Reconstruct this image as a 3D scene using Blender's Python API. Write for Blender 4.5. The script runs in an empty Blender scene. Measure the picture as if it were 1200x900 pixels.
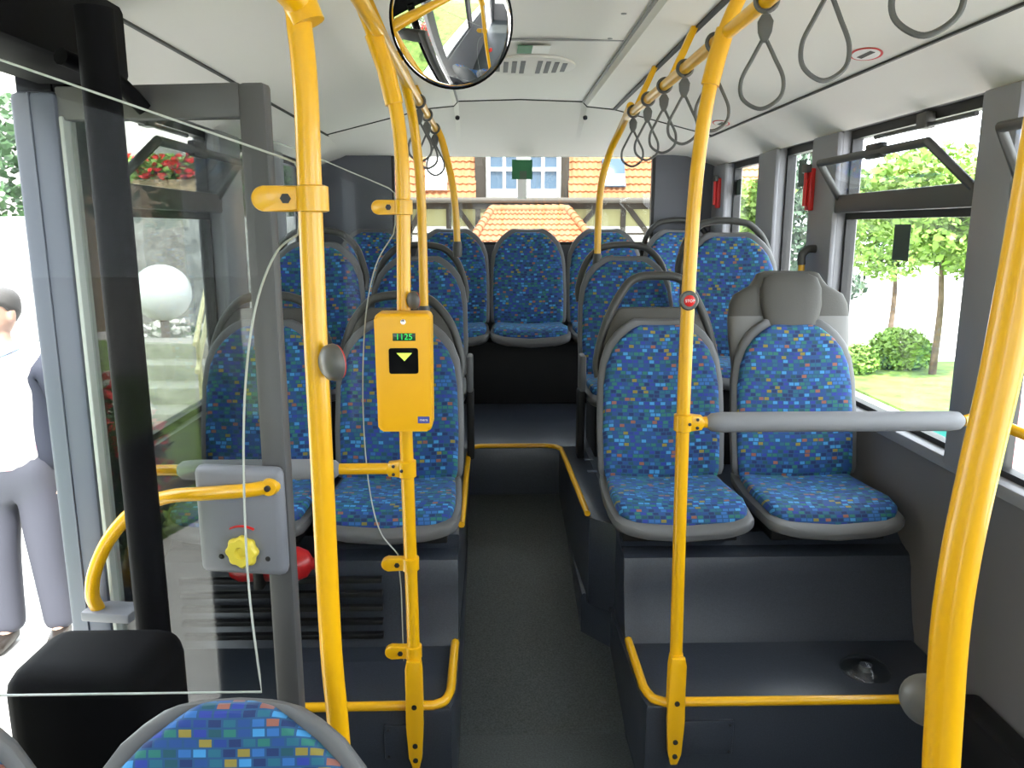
import bpy, bmesh, math, random
from mathutils import Vector, Matrix, Quaternion
R = random.Random(7)
S = bpy.context.scene
COL = S.collection
rad = math.radians

# ------------------------------------------------------------------ camera
H = 1.60
PITCH, YAW, F = rad(11.2), rad(1.34), 920.0
cam = bpy.data.cameras.new('camera')
cam.sensor_width = 36.0
cam.lens = F / 1200 * 36.0
cam.clip_start = 0.05
cam.clip_end = 400
co = bpy.data.objects.new('camera', cam)
COL.objects.link(co)
co.location = (0, 0, H)
co.rotation_euler = (rad(90) - PITCH, 0, -YAW)
S.camera = co

def ray(px, py):
    a, b = (px - 600) / F, (450 - py) / F
    d = Vector((a, math.cos(PITCH) + b * math.sin(PITCH), b * math.cos(PITCH) - math.sin(PITCH)))
    c, s = math.cos(-YAW), math.sin(-YAW)
    return Vector((c * d.x - s * d.y, s * d.x + c * d.y, d.z))

def P(px, py, Y):                # the real point at distance Y along the bus
    d = ray(px, py)
    return Vector((0, 0, H)) + d * (Y / d.y)

# ------------------------------------------------------------------ materials
MATS = {}
def base_mat(name):
    m = bpy.data.materials.new(name)
    m.use_nodes = True
    nt = m.node_tree
    b = nt.nodes['Principled BSDF']
    MATS[name] = m
    return m, nt, b

def mat(name, col, rough=0.5, metal=0.0, noise=0.0, nscale=60, bump=0.0, bscale=200, spec=0.5, coat=0.0):
    m, nt, b = base_mat(name)
    b.inputs['Base Color'].default_value = (*col, 1)
    b.inputs['Roughness'].default_value = rough
    b.inputs['Metallic'].default_value = metal
    b.inputs['Specular IOR Level'].default_value = spec
    b.inputs['Coat Weight'].default_value = coat
    tc = nt.nodes.new('ShaderNodeTexCoord')
    if noise:
        n = nt.nodes.new('ShaderNodeTexNoise')
        n.inputs['Scale'].default_value = nscale
        n.inputs['Detail'].default_value = 4
        r = nt.nodes.new('ShaderNodeValToRGB')
        r.color_ramp.elements[0].position = .3
        r.color_ramp.elements[1].position = .7
        r.color_ramp.elements[0].color = (*[c * (1 - noise) for c in col], 1)
        r.color_ramp.elements[1].color = (*[min(1, c * (1 + noise)) for c in col], 1)
        nt.links.new(tc.outputs['Object'], n.inputs['Vector'])
        nt.links.new(n.outputs['Fac'], r.inputs['Fac'])
        nt.links.new(r.outputs['Color'], b.inputs['Base Color'])
    if bump:
        n2 = nt.nodes.new('ShaderNodeTexNoise')
        n2.inputs['Scale'].default_value = bscale
        bp = nt.nodes.new('ShaderNodeBump')
        bp.inputs['Strength'].default_value = bump
        bp.inputs['Distance'].default_value = 0.003
        nt.links.new(tc.outputs['Object'], n2.inputs['Vector'])
        nt.links.new(n2.outputs['Fac'], bp.inputs['Height'])
        nt.links.new(bp.outputs['Normal'], b.inputs['Normal'])
    return m

def glass(name, tint, ior=1.5):
    m, nt, b = base_mat(name)
    nt.nodes.remove(b)
    out = nt.nodes['Material Output']
    t = nt.nodes.new('ShaderNodeBsdfTransparent')
    t.inputs['Color'].default_value = (*tint, 1)
    g = nt.nodes.new('ShaderNodeBsdfGlossy')
    g.inputs['Roughness'].default_value = 0.0
    f0 = ((ior - 1) / (ior + 1)) ** 2
    lw = nt.nodes.new('ShaderNodeLayerWeight')
    lw.inputs['Blend'].default_value = .5
    pw = nt.nodes.new('ShaderNodeMath'); pw.operation = 'POWER'; pw.inputs[1].default_value = 5
    ma = nt.nodes.new('ShaderNodeMath'); ma.operation = 'MULTIPLY_ADD'; ma.inputs[1].default_value = 1 - f0; ma.inputs[2].default_value = f0
    nt.links.new(lw.outputs['Facing'], pw.inputs[0])
    nt.links.new(pw.outputs[0], ma.inputs[0])
    mx = nt.nodes.new('ShaderNodeMixShader')
    nt.links.new(ma.outputs[0], mx.inputs['Fac'])
    nt.links.new(t.outputs['BSDF'], mx.inputs[1])
    nt.links.new(g.outputs['BSDF'], mx.inputs[2])
    nt.links.new(mx.outputs['Shader'], out.inputs['Surface'])
    return m

def N(nt, typ, **kw):
    n = nt.nodes.new(typ)
    for k, v in kw.items():
        if k == 'op': n.operation = v
        else: n.inputs[int(k[1:])].default_value = v
    return n

def fabric(name, sc=1.0):
    m, nt, b = base_mat(name)
    L = nt.links.new
    tc = nt.nodes.new('ShaderNodeTexCoord')
    sp = nt.nodes.new('ShaderNodeSeparateXYZ')
    L(tc.outputs['Object'], sp.inputs[0])
    v = N(nt, 'ShaderNodeMath', op='ADD'); L(sp.outputs['Z'], v.inputs[0]); L(sp.outputs['Y'], v.inputs[1])
    vs = N(nt, 'ShaderNodeMath', op='MULTIPLY', i1=62.0 / sc); L(v.outputs[0], vs.inputs[0])
    row = N(nt, 'ShaderNodeMath', op='FLOOR'); L(vs.outputs[0], row.inputs[0])
    w1 = nt.nodes.new('ShaderNodeTexWhiteNoise'); w1.noise_dimensions = '1D'; L(row.outputs[0], w1.inputs['W'])
    us = N(nt, 'ShaderNodeMath', op='MULTIPLY_ADD', i1=50.0 / sc); L(sp.outputs['X'], us.inputs[0])
    r7 = N(nt, 'ShaderNodeMath', op='MULTIPLY', i1=1.6); L(w1.outputs['Value'], r7.inputs[0]); L(r7.outputs[0], us.inputs[2])
    col = N(nt, 'ShaderNodeMath', op='FLOOR'); L(us.outputs[0], col.inputs[0])
    cb = nt.nodes.new('ShaderNodeCombineXYZ'); L(col.outputs[0], cb.inputs[0]); L(row.outputs[0], cb.inputs[1])
    w2 = nt.nodes.new('ShaderNodeTexWhiteNoise'); w2.noise_dimensions = '3D'; L(cb.outputs[0], w2.inputs['Vector'])
    rp = nt.nodes.new('ShaderNodeValToRGB'); rp.color_ramp.interpolation = 'CONSTANT'
    dk = lambda c_: tuple(v_ * .68 for v_ in c_)
    cols = [(0, (.006, .03, .15)), (.13, (.012, .075, .30)), (.27, (.02, .05, .38)), (.38, (.012, .15, .24)),
            (.52, (.008, .09, .13)), (.62, (.03, .17, .52)), (.73, (.06, .34, .75)), (.80, (.02, .20, .17)),
            (.90, (.36, .13, .09)), (.945, (.32, .26, .04)), (.975, (.01, .05, .30))]
    e = rp.color_ramp.elements
    e[0].position, e[0].color = 0, (*dk(cols[0][1]), 1)
    e[1].position, e[1].color = cols[1][0], (*dk(cols[1][1]), 1)
    for p_, c_ in cols[2:]:
        k = e.new(p_); k.color = (*dk(c_), 1)
    L(w2.outputs['Value'], rp.inputs['Fac'])
    fu = N(nt, 'ShaderNodeMath', op='FRACT'); L(us.outputs[0], fu.inputs[0])
    fv = N(nt, 'ShaderNodeMath', op='FRACT'); L(vs.outputs[0], fv.inputs[0])
    a = N(nt, 'ShaderNodeMath', op='LESS_THAN', i1=.16); L(fu.outputs[0], a.inputs[0])
    c = N(nt, 'ShaderNodeMath', op='LESS_THAN', i1=.22); L(fv.outputs[0], c.inputs[0])
    mx = N(nt, 'ShaderNodeMath', op='MAXIMUM'); L(a.outputs[0], mx.inputs[0]); L(c.outputs[0], mx.inputs[1])
    mix = nt.nodes.new('ShaderNodeMix'); mix.data_type = 'RGBA'
    L(mx.outputs[0], mix.inputs['Factor']); L(rp.outputs['Color'], mix.inputs['A'])
    mix.inputs['B'].default_value = (.008, .06, .16, 1)
    L(mix.outputs['Result'], b.inputs['Base Color'])
    b.inputs['Roughness'].default_value = .75
    b.inputs['Sheen Weight'].default_value = .14
    b.inputs['Sheen Tint'].default_value = (.3, .65, 1, 1)
    return m

fabric('fabric')
mat('yellow', (.74, .385, .003), .28, coat=.25)
mat('validator_yellow', (.84, .42, .0), .38)
mat('shell', (.105, .106, .11), .5)
mat('dark_grip', (.045, .045, .042), .45)
mat('head_dark', (.060, .057, .050), .6, bump=.2)
mat('head_light', (.145, .143, .138), .5)
mat('floor', (.040, .047, .049), .42, noise=.5, nscale=160, bump=.25, bscale=260)
mat('podium', (.026, .031, .043), .30, noise=.22, nscale=220, bump=.12, bscale=260)
mat('riser_black', (.007, .007, .008), .55, spec=.3)
mat('wall', (.135, .13, .133), .5)
mat('rear_wall', (.105, .11, .13), .55)
mat('pillar', (.22, .22, .24), .45)
mat('ceiling', (.76, .735, .70), .6)
mat('seam', (.02, .02, .02), .6)
mat('soft_seam', (.25, .25, .25), .6)
mat('rubber', (.012, .012, .013), .5)
mat('black', (.004, .004, .005), .7, spec=.06)
mat('hopper', (.06, .058, .055), .5)
mat('alu', (.095, .108, .145), .42)
mat('door_grey', (.075, .075, .078), .5)
mat('box_grey', (.17, .175, .20), .45)
mat('chrome', (.75, .75, .75), .2, metal=1)
mat('bolt', (.015, .015, .015), .4)
mat('pad', (.20, .205, .225), .6, bump=.25, bscale=500)
mat('button_grey', (.085, .085, .082), .4)
mat('red', (.65, .02, .02), .35)
mat('red_ext', (.42, .01, .012), .3)
mat('lamp_red', (.5, .03, .02), .5)
mat('knob_yellow', (.75, .60, .06), .4)
mat('white', (.8, .8, .78), .5)
mat('green_sticker', (.02, .16, .06), .5)
mat('dark_sticker', (.03, .06, .045), .5)
mat('blue_label', (.05, .07, .32), .4)
mat('strap', (.085, .085, .085), .5)
mat('edge', (.42, .45, .42), .25)
mat('mirror', (.92, .92, .92), .015, metal=1)
mat('tread', (.02, .02, .022), .6)
glass('win', (.97, .98, .97))
glass('rear_glass', (.60, .61, .60), 1.35)
glass('door_glass', (.78, .80, .79), 1.5)
glass('tinted', (.62, .64, .63), 1.5)
glass('screen', (.96, .97, .97), 1.12)
glass('dome', (.8, .82, .82), 1.5)
def emit(name, col, st):
    m, nt, b = base_mat(name)
    b.inputs['Base Color'].default_value = (0, 0, 0, 1)
    b.inputs['Emission Color'].default_value = (*col, 1)
    b.inputs['Emission Strength'].default_value = st
emit('led_green', (.02, .75, .10), 1.0)
emit('arrow', (.65, 1, .10), 1.0)
mat('screen_dark', (.005, .03, .015), .2)
# outside
mat('pavement', (.50, .49, .465), .9, noise=.15, nscale=6, bump=.2)
mat('lawn', (.12, .20, .035), .9, noise=.5, nscale=3)
mat('leaf', (.17, .29, .05), .6, noise=.5, nscale=2)
mat('leaf_dark', (.035, .085, .025), .6, noise=.5, nscale=4)
mat('leaf_blue', (.07, .12, .075), .6, noise=.4, nscale=3)
mat('bark', (.10, .07, .045), .9, noise=.4, nscale=8)
mat('petal_red', (.62, .02, .025), .6)
mat('petal_white', (.7, .68, .62), .6)
mat('wood', (.28, .20, .12), .7, noise=.3, nscale=9)
mat('globe', (.75, .76, .78), .3)
mat('stone_step', (.26, .25, .225), .8, noise=.2, nscale=8)
mat('timber', (.055, .045, .035), .7)
mat('cream', (.42, .40, .20), .8)
mat('white_wall', (.74, .73, .66), .8)
mat('window_white', (.80, .80, .80), .5)
mat('house_glass', (.10, .16, .24), .15)
mat('gutter', (.13, .115, .10), .6)
mat('rail_metal', (.55, .50, .28), .35, metal=.4)
mat('skin', (.40, .245, .18), .6)
mat('hair', (.055, .052, .05), .8)
mat('jacket', (.012, .015, .03), .8)
mat('trousers', (.045, .047, .065), .8)
mat('shoe', (.02, .015, .012), .4)
mat('collar_blue', (.35, .50, .75), .7)
mat('eye', (.02, .02, .02), .3)
mat('lips', (.40, .17, .14), .5)
mat('teal', (.05, .45, .40), .5)
mat('pink', (.75, .32, .34), .6)
def tiles():
    m, nt, b = base_mat('tiles')
    L = nt.links.new
    tc = nt.nodes.new('ShaderNodeTexCoord')
    mp = nt.nodes.new('ShaderNodeMapping')
    L(tc.outputs['Object'], mp.inputs[0])
    n = nt.nodes.new('ShaderNodeTexNoise'); n.inputs['Scale'].default_value = 3.0
    L(mp.outputs[0], n.inputs['Vector'])
    r = nt.nodes.new('ShaderNodeValToRGB')
    r.color_ramp.elements[0].color = (.44, .17, .075, 1)
    r.color_ramp.elements[1].color = (.66, .33, .17, 1)
    L(n.outputs['Fac'], r.inputs['Fac'])
    L(r.outputs['Color'], b.inputs['Base Color'])
    b.inputs['Roughness'].default_value = .8
tiles()
def stones():
    m, nt, b = base_mat('stones')
    L = nt.links.new
    tc = nt.nodes.new('ShaderNodeTexCoord')
    v = nt.nodes.new('ShaderNodeTexVoronoi'); v.inputs['Scale'].default_value = 6.5
    L(tc.outputs['Object'], v.inputs['Vector'])
    v2 = nt.nodes.new('ShaderNodeTexVoronoi'); v2.feature = 'DISTANCE_TO_EDGE'; v2.inputs['Scale'].default_value = 6.5
    L(tc.outputs['Object'], v2.inputs['Vector'])
    r = nt.nodes.new('ShaderNodeValToRGB')
    r.color_ramp.elements[0].color = (.10, .105, .11, 1); r.color_ramp.elements[1].color = (.30, .30, .30, 1)
    L(v.outputs['Color'], r.inputs['Fac'])
    r2 = nt.nodes.new('ShaderNodeValToRGB')
    r2.color_ramp.elements[0].color = (.30, .29, .27, 1); r2.color_ramp.elements[1].color = (0, 0, 0, 1)
    r2.color_ramp.elements[1].position = .06
    L(v2.outputs['Distance'], r2.inputs['Fac'])
    mx = nt.nodes.new('ShaderNodeMix'); mx.data_type = 'RGBA'; mx.blend_type = 'LIGHTEN'; mx.inputs['Factor'].default_value = 1
    L(r.outputs['Color'], mx.inputs['A']); L(r2.outputs['Color'], mx.inputs['B'])
    L(mx.outputs['Result'], b.inputs['Base Color'])
    b.inputs['Roughness'].default_value = .9
stones()
def shirt():
    m, nt, b = base_mat('shirt')
    L = nt.links.new
    tc = nt.nodes.new('ShaderNodeTexCoord')
    v = nt.nodes.new('ShaderNodeTexVoronoi'); v.inputs['Scale'].default_value = 14
    L(tc.outputs['Object'], v.inputs['Vector'])
    r = nt.nodes.new('ShaderNodeValToRGB')
    r.color_ramp.elements[0].color = (.75, .40, .48, 1); r.color_ramp.elements[1].color = (.8, .78, .78, 1)
    r.color_ramp.elements[0].position = .18; r.color_ramp.elements[1].position = .3
    L(v.outputs['Distance'], r.inputs['Fac']); L(r.outputs['Color'], b.inputs['Base Color'])
shirt()

# ------------------------------------------------------------------ mesh builder
def spline(pts, n=8, closed=False):
    p = [Vector(q) for q in pts]
    out = []
    k = len(p)
    rng = range(k if closed else k - 1)
    for i in rng:
        if closed:
            a, b, c, d = p[i - 1], p[i], p[(i + 1) % k], p[(i + 2) % k]
        else:
            b, c = p[i], p[i + 1]
            a = p[i - 1] if i else b * 2 - c
            d = p[i + 2] if i + 2 < k else c * 2 - b
        for j in range(n):
            t = j / n
            out.append(.5 * ((2 * b) + (c - a) * t + (2 * a - 5 * b + 4 * c - d) * t * t + (3 * b - a - 3 * c + d) * t ** 3))
    if not closed:
        out.append(p[-1])
    return out

class MB:
    def __init__(s):
        s.bm = bmesh.new()
    def box(s, x0, x1, y0, y1, z0, z1, bev=0, seg=2, M=None):
        r = bmesh.ops.create_cube(s.bm, size=1)
        vs = r['verts']
        for v in vs:
            v.co = Vector(((x0 + x1) / 2 + v.co.x * (x1 - x0), (y0 + y1) / 2 + v.co.y * (y1 - y0), (z0 + z1) / 2 + v.co.z * (z1 - z0)))
            if M: v.co = M @ v.co
        if bev:
            es = list({e for v in vs for e in v.link_edges})
            bmesh.ops.bevel(s.bm, geom=es, offset=bev, segments=seg, profile=.5, affect='EDGES', clamp_overlap=True)
        return s
    def loft(s, rings, caps=True, closed=False):
        bm = s.bm
        V = [[bm.verts.new(p) for p in r] for r in rings]
        n = len(V[0])
        m = len(V)
        for i in range(m if closed else m - 1):
            A, B = V[i], V[(i + 1) % m]
            for j in range(n):
                bm.faces.new((A[j], A[(j + 1) % n], B[(j + 1) % n], B[j]))
        if caps and not closed:
            bm.faces.new(V[0][::-1]); bm.faces.new(V[-1])
        return s
    def tube(s, pts, r, n=14, closed=False, flat=None, up=None):
        p = [Vector(q) for q in pts]
        k = len(p)
        rings = []
        prev = None
        for i in range(k):
            if closed: t = (p[(i + 1) % k] - p[i - 1])
            else: t = p[min(i + 1, k - 1)] - p[max(i - 1, 0)]
            t.normalize()
            if prev is None:
                ref = Vector(up) if up else (Vector((0, 0, 1)) if abs(t.z) < .9 else Vector((0, 1, 0)))
                a = t.cross(ref).normalized()
            else:
                a = (prev - t * prev.dot(t)).normalized()
            prev = a
            b = t.cross(a)
            rr = r[i] if isinstance(r, (list, tuple)) else r
            fa, fb = flat if flat else (1, 1)
            rings.append([p[i] + a * (rr * fa * math.cos(2 * math.pi * j / n)) + b * (rr * fb * math.sin(2 * math.pi * j / n)) for j in range(n)])
        return s.loft(rings, True, closed)
    def prism(s, pts, vec, bev=0, seg=2):
        bm = s.bm
        v = Vector(vec)
        A = [bm.verts.new(Vector(q)) for q in pts]
        B = [bm.verts.new(Vector(q) + v) for q in pts]
        n = len(A)
        fs = [bm.faces.new(A[::-1]), bm.faces.new(B)]
        for j in range(n):
            fs.append(bm.faces.new((A[j], A[(j + 1) % n], B[(j + 1) % n], B[j])))
        if bev:
            es = [e for e in fs[0].edges] + [e for e in fs[1].edges]
            bmesh.ops.bevel(bm, geom=es, offset=bev, segments=seg, profile=.5, affect='EDGES', clamp_overlap=True)
        return s
    def lathe(s, prof, origin=(0, 0, 0), axis=(0, 0, 1), n=24):
        q = Vector((0, 0, 1)).rotation_difference(Vector(axis).normalized())
        o = Vector(origin)
        rings = [[o + q @ Vector((max(r, 1e-4) * math.cos(2 * math.pi * j / n), max(r, 1e-4) * math.sin(2 * math.pi * j / n), h)) for j in range(n)] for r, h in prof]
        return s.loft(rings)
    def slab(s, prof, n=28, ex=.35, et=.6):
        """rings across X: (centre y, centre z, half width, thickness, forward curl, front normal angle)"""
        rings = []
        for cy, cz, hw, th, curl, an in prof:
            ny, nz = -math.cos(an), math.sin(an)
            ring = []
            for j in range(n):
                a = 2 * math.pi * j / n
                c_, s_ = math.cos(a), math.sin(a)
                x = math.copysign(abs(c_) ** ex, c_)
                t = math.copysign(abs(s_) ** et, s_) * th / 2
                d = t + curl * x * x
                ring.append((x * hw, cy + ny * d, cz + nz * d))
            rings.append(ring)
        return s.loft(rings)
    def build(s, name, m, parent=None, label=None, smooth=38, world=True):
        bmesh.ops.recalc_face_normals(s.bm, faces=s.bm.faces)
        me = bpy.data.meshes.new(name)
        s.bm.to_mesh(me); s.bm.free()
        return link_mesh(name, me, m, parent, label, smooth, world)

def wloc(o):
    v = Vector(o.location)
    while o.parent:
        o = o.parent; v += Vector(o.location)
    return v

def link_mesh(name, me, m, parent=None, label=None, smooth=38, world=True):
    if parent is not None and world:
        me.transform(Matrix.Translation(-wloc(parent)))
    me.polygons.foreach_set('use_smooth', [True] * len(me.polygons))
    me.set_sharp_from_angle(angle=rad(smooth))
    me.materials.append(MATS[m])
    o = bpy.data.objects.new(name, me)
    COL.objects.link(o)
    if parent is not None: o.parent = parent
    if label: o['label'] = label
    return o

def tag(o, label, cat, group=None, kind=None):
    o['label'] = label; o['category'] = cat
    if group: o['group'] = group
    if kind: o['kind'] = kind
    return o

def thing(name, label, cat, loc=(0, 0, 0), group=None, kind=None):
    o = bpy.data.objects.new(name, None)
    o.empty_display_size = .1
    COL.objects.link(o)
    o.location = loc
    return tag(o, label, cat, group, kind)

def kids(o):
    return [c for c in bpy.data.objects if c.parent == o]

def copy_tree(o, parent=None):
    c = o.copy(); COL.objects.link(c)
    if parent is not None: c.parent = parent
    for ch in kids(o): copy_tree(ch, c)
    return c

def struct(mb, name, m, label, cat, smooth=30):
    return tag(mb.build(name, m, smooth=smooth), label, cat, kind='structure')

def text_mesh(name, body, size, m, parent, loc, rot, label=None):
    cu = bpy.data.curves.new(name, 'FONT')
    cu.body = body; cu.size = size; cu.extrude = .0004
    cu.align_x = 'CENTER'; cu.align_y = 'CENTER'
    t = bpy.data.objects.new(name + '_tmp', cu)
    COL.objects.link(t)
    dg = bpy.context.evaluated_depsgraph_get()
    me = bpy.data.meshes.new_from_object(t.evaluated_get(dg))
    bpy.data.objects.remove(t)
    me.materials.clear()
    me.transform(Matrix.Translation(Vector(loc)) @ rot)
    return link_mesh(name, me, m, parent, label, 30)
FACE_CAM = Matrix.Rotation(rad(90), 4, 'X')      # text plane turned to face -Y

# ================================================================== THE SHELL
XL, XR = -1.08, 1.38
CX = .15
YF, YB = -3.0, 5.0
SILL, HEAD = .92, 1.975
PROF = [(-1.23, 1.975), (-1.05, 2.10), (-.51, 2.235), (-.36, 2.25), (-.335, 2.275), (0, 2.285), (.335, 2.275), (.36, 2.25), (.51, 2.235), (1.05, 2.10), (1.23, 1.975)]
mb = MB()
rings = []
for Y, f in ((YF, 0), (4.45, 0), (4.60, .30), (4.80, .66), (YB + .04, 1)):
    inner = [(CX + x, Y, z + (min(z, 2.034) - z) * f) for x, z in PROF]
    outer = [(CX + x * 1.04, Y, 2.36) for x, z in PROF][::-1]
    rings.append(inner + outer)
mb.loft(rings)
ceil = struct(mb, 'ceiling', 'ceiling', 'pale grey moulded bus ceiling with sloping side panels and rear dome', 'ceiling', 22)
def seam(name, x, z, w, m, y0, y1, label):
    b = MB(); b.box(CX + x - w / 2, CX + x + w / 2, y0, y1, z - .006, z + .004)
    return struct(b, name, m, label, 'trim')
seam('trim_1', .51, 2.235, .020, 'seam', YF, 4.45, 'dark seam in the ceiling beside the strap rail over the right seats')
seam('trim_2', -.51, 2.235, .020, 'seam', YF, 4.45, 'dark seam in the ceiling beside the rail over the door side')
seam('trim_3', 1.05, 2.10, .010, 'seam', YF, 4.62, 'thin dark seam between ceiling and the cove over the right windows')
seam('trim_4', -1.05, 2.10, .010, 'seam', YF, 4.62, 'thin dark seam between ceiling and the cove over the door side windows')
seam('trim_5', .34, 2.272, .012, 'soft_seam', YF, 4.45, 'grey joint along the middle ceiling panel on the strap side')
seam('trim_6', -.34, 2.272, .012, 'soft_seam', YF, 4.45, 'grey joint along the middle ceiling panel on the mirror side')
b = MB(); b.tube([(CX + x, 4.45, z - .002) for x, z in PROF[1:-1]], .004, 8)
struct(b, 'trim_7', 'seam', 'dark arched joint where the ceiling meets the rear dome', 'trim')
b = MB(); b.box(CX - .33, CX + .33, 3.05, 3.062, 2.274, 2.281)
struct(b, 'trim_8', 'soft_seam', 'cross joint in the middle ceiling panel before the vent', 'trim')

# --- floor, platforms
AL, AR = -.115, .42
mb = MB()
mb.box(XL, XR, YF, 2.26, -.08, 0)
mb.prism([(AL - .03, 2.26, -.08), (AL - .03, 2.26, 0), (AL - .03, 3.58, .36), (AL - .03, 3.58, -.08)], (AR - AL + .06, 0, 0))
struct(mb, 'floor', 'floor', 'dark speckled low aisle floor ramping up to the rear step', 'floor')
def platform(side, name, label):
    mb = MB()
    if side > 0:
        front = [(XR, 2.0), (AR, 2.0), (AR, 2.62), (XR, 2.62)]
        mb.prism([(x, y, 0) for x, y in [(XR, 2.0), (AR + .01, 2.0), (AR, 2.08), (AR, 2.62), (.32, 2.70), (.315, 3.58), (XR, 3.58)]], (0, 0, .27), .012)
        # slanting seat box
        a, z = AR, .27
        sec = [(2.335, .25), (2.345, .285), (2.365, .33), (2.395, .44), (2.405, .50), (2.415, .535), (2.43, .545), (2.48, .55), (2.51, .585), (3.57, .585), (3.57, .25)]
        mb.prism([(AR + .005, y, q) for y, q in sec], (XR - AR - .005, 0, 0), .006)
        mb.prism([(AR + .005, 2.6, .25), (AR + .005, 2.6, .585), (.34, 2.66, .585), (.305, 3.58, .585), (.305, 3.58, .25), (.34, 2.66, .25)][::-1] if False else
                 [(AR + .01, 2.58, .25), (.34, 2.66, .25), (.305, 3.60, .25), (AR + .01, 3.60, .25)], (0, 0, .335), .006)
    else:
        mb.prism([(x, y, 0) for x, y in [(XL, 2.0), (AL - .01, 2.0), (AL, 2.08), (AL, 3.58), (XL, 3.58)]], (0, 0, .27), .012)
        sec = [(2.335, .25), (2.345, .285), (2.365, .33), (2.395, .44), (2.405, .50), (2.415, .535), (2.43, .545), (2.48, .55), (2.51, .585), (3.57, .585), (3.57, .25)]
        mb.prism([(XL, y, q) for y, q in sec], (AL - .005 - XL, 0, 0), .006)
    return struct(mb, name, 'podium', label, 'platform')
platform(1, 'floor_platform', 'dark moulded platform carrying the right pair of seats with headrest')
platform(-1, 'floor_platform', 'dark platform carrying the seats beyond the door and ticket machine')
mb = MB(); mb.box(XL, XR, 3.57, YB, .30, .585, .004)
struct(mb, 'floor_rear', 'podium', 'raised dark rear floor beyond the yellow edged step', 'floor')
mb = MB(); mb.box(XL, XR, 4.52, YB, .585, .955, .006)
struct(mb, 'bench_box', 'riser_black', 'black engine box under the rear bench', 'platform')
# heater ribs on the left platform riser
mb = MB()
for k in range(5):
    mb.box(-1.0, -.36, 2.335, 2.36, .30 + k * .048, .318 + k * .048, .004)
tag(mb.build('heater_grille', 'riser_black'), 'black ribbed heater grille below the seats behind the ticket machine', 'grille')
mb = MB(); mb.box(1.29, XR, YF, 2.0, 0, .30, .015)
struct(mb, 'trim_9', 'riser_black', 'black duct along the foot of the right wall', 'trim')

# --- side walls
def side_wall(name, xi, xo, wins, label, doors=()):
    mb = MB()
    x0, x1 = sorted((xi, xo))
    ys = sorted(wins)
    y = YF
    segs = []
    for a, b_ in ys:
        segs.append((y, a)); y = b_
    segs.append((y, YB + .06))
    for a, b_ in segs:
        if b_ - a > .001: mb.box(x0, x1, a, b_, -.3, 2.12)
    for a, b_ in ys:
        if (a, b_) in doors:
            mb.box(x0, x1, a, b_, 1.98, 2.12)
            mb.box(x0, x1, a, b_, -.3, 0.0)
        else:
            mb.box(x0, x1, a, b_, -.3, SILL)
            mb.box(x0, x1, a, b_, HEAD, 2.12)
    return struct(mb, name, 'wall', label, 'wall')
RW = [(-2.6, -1.0), (-.85, .62), (.80, 2.10), (2.25, 3.19), (3.43, 3.88), (4.12, 4.72)]
DOOR = (1.10, 2.06)
LW = [(-2.75, -1.75), (-1.55, -.45), (-.30, .95), DOOR, (2.27, 3.19), (3.43, 3.88), (4.12, 4.72)]
FD = LW[0]
side_wall('wall_right', XR, XR + .08, RW, 'grey side wall under and between the right hand windows')
side_wall('wall_left', XL, XL - .08, LW, 'grey door side wall between the windows', (DOOR, FD))
# pillar covers
def pillar(y0, y1, x, s, i):
    mb = MB()
    xa, xb = sorted((x - s * .025, x + s * .004))
    mb.box(xa, xb, y0 - .008, y1 + .008, SILL - .02, HEAD, .012)
    xa, xb = sorted((x, x + s * .08))
    mb.box(xa, xb, y0 - .006, y0 + .002, SILL, HEAD); mb.box(xa, xb, y1 - .002, y1 + .006, SILL, HEAD)
    return mb
k = 10
for y0, y1, nm in ((.62, .80, 'nearest the camera'), (2.10, 2.25, 'beside the big tilting window'), (3.19, 3.43, 'holding the nearer red hammer'), (3.88, 4.12, 'between the two small rear windows'), (4.72, 4.97, 'at the rear corner')):
    struct(pillar(y0, y1, XR, 1, k), f'trim_{k}', 'pillar', f'light grey pillar cover of the right wall {nm}', 'pillar'); k += 1
for y0, y1, nm in ((3.19, 3.43, 'behind the door'), (3.88, 4.12, 'between the small rear windows'), (4.72, 4.97, 'at the rear corner')):
    struct(pillar(y0, y1, XL, -1, k), f'trim_{k}', 'pillar', f'light grey pillar cover of the door side wall {nm}', 'pillar'); k += 1
mb = MB(); mb.box(XL - .004, XL + .03, 2.055, 2.265, 0, 2.0, .008); mb.box(XL - .085, XL, 2.05, 2.062, 0, 2.0, .002)
struct(mb, f'trim_{k}', 'black', 'black door post cover between the door and the first seat window', 'pillar'); k += 1
# sill ledge, a pale top edge
mb = MB(); mb.box(XR - .018, XR + .07, .80, 4.9, SILL - .035, SILL + .004, .006)
struct(mb, f'trim_{k}', 'pillar', 'pale window ledge along the right wall', 'trim'); k += 1

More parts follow.
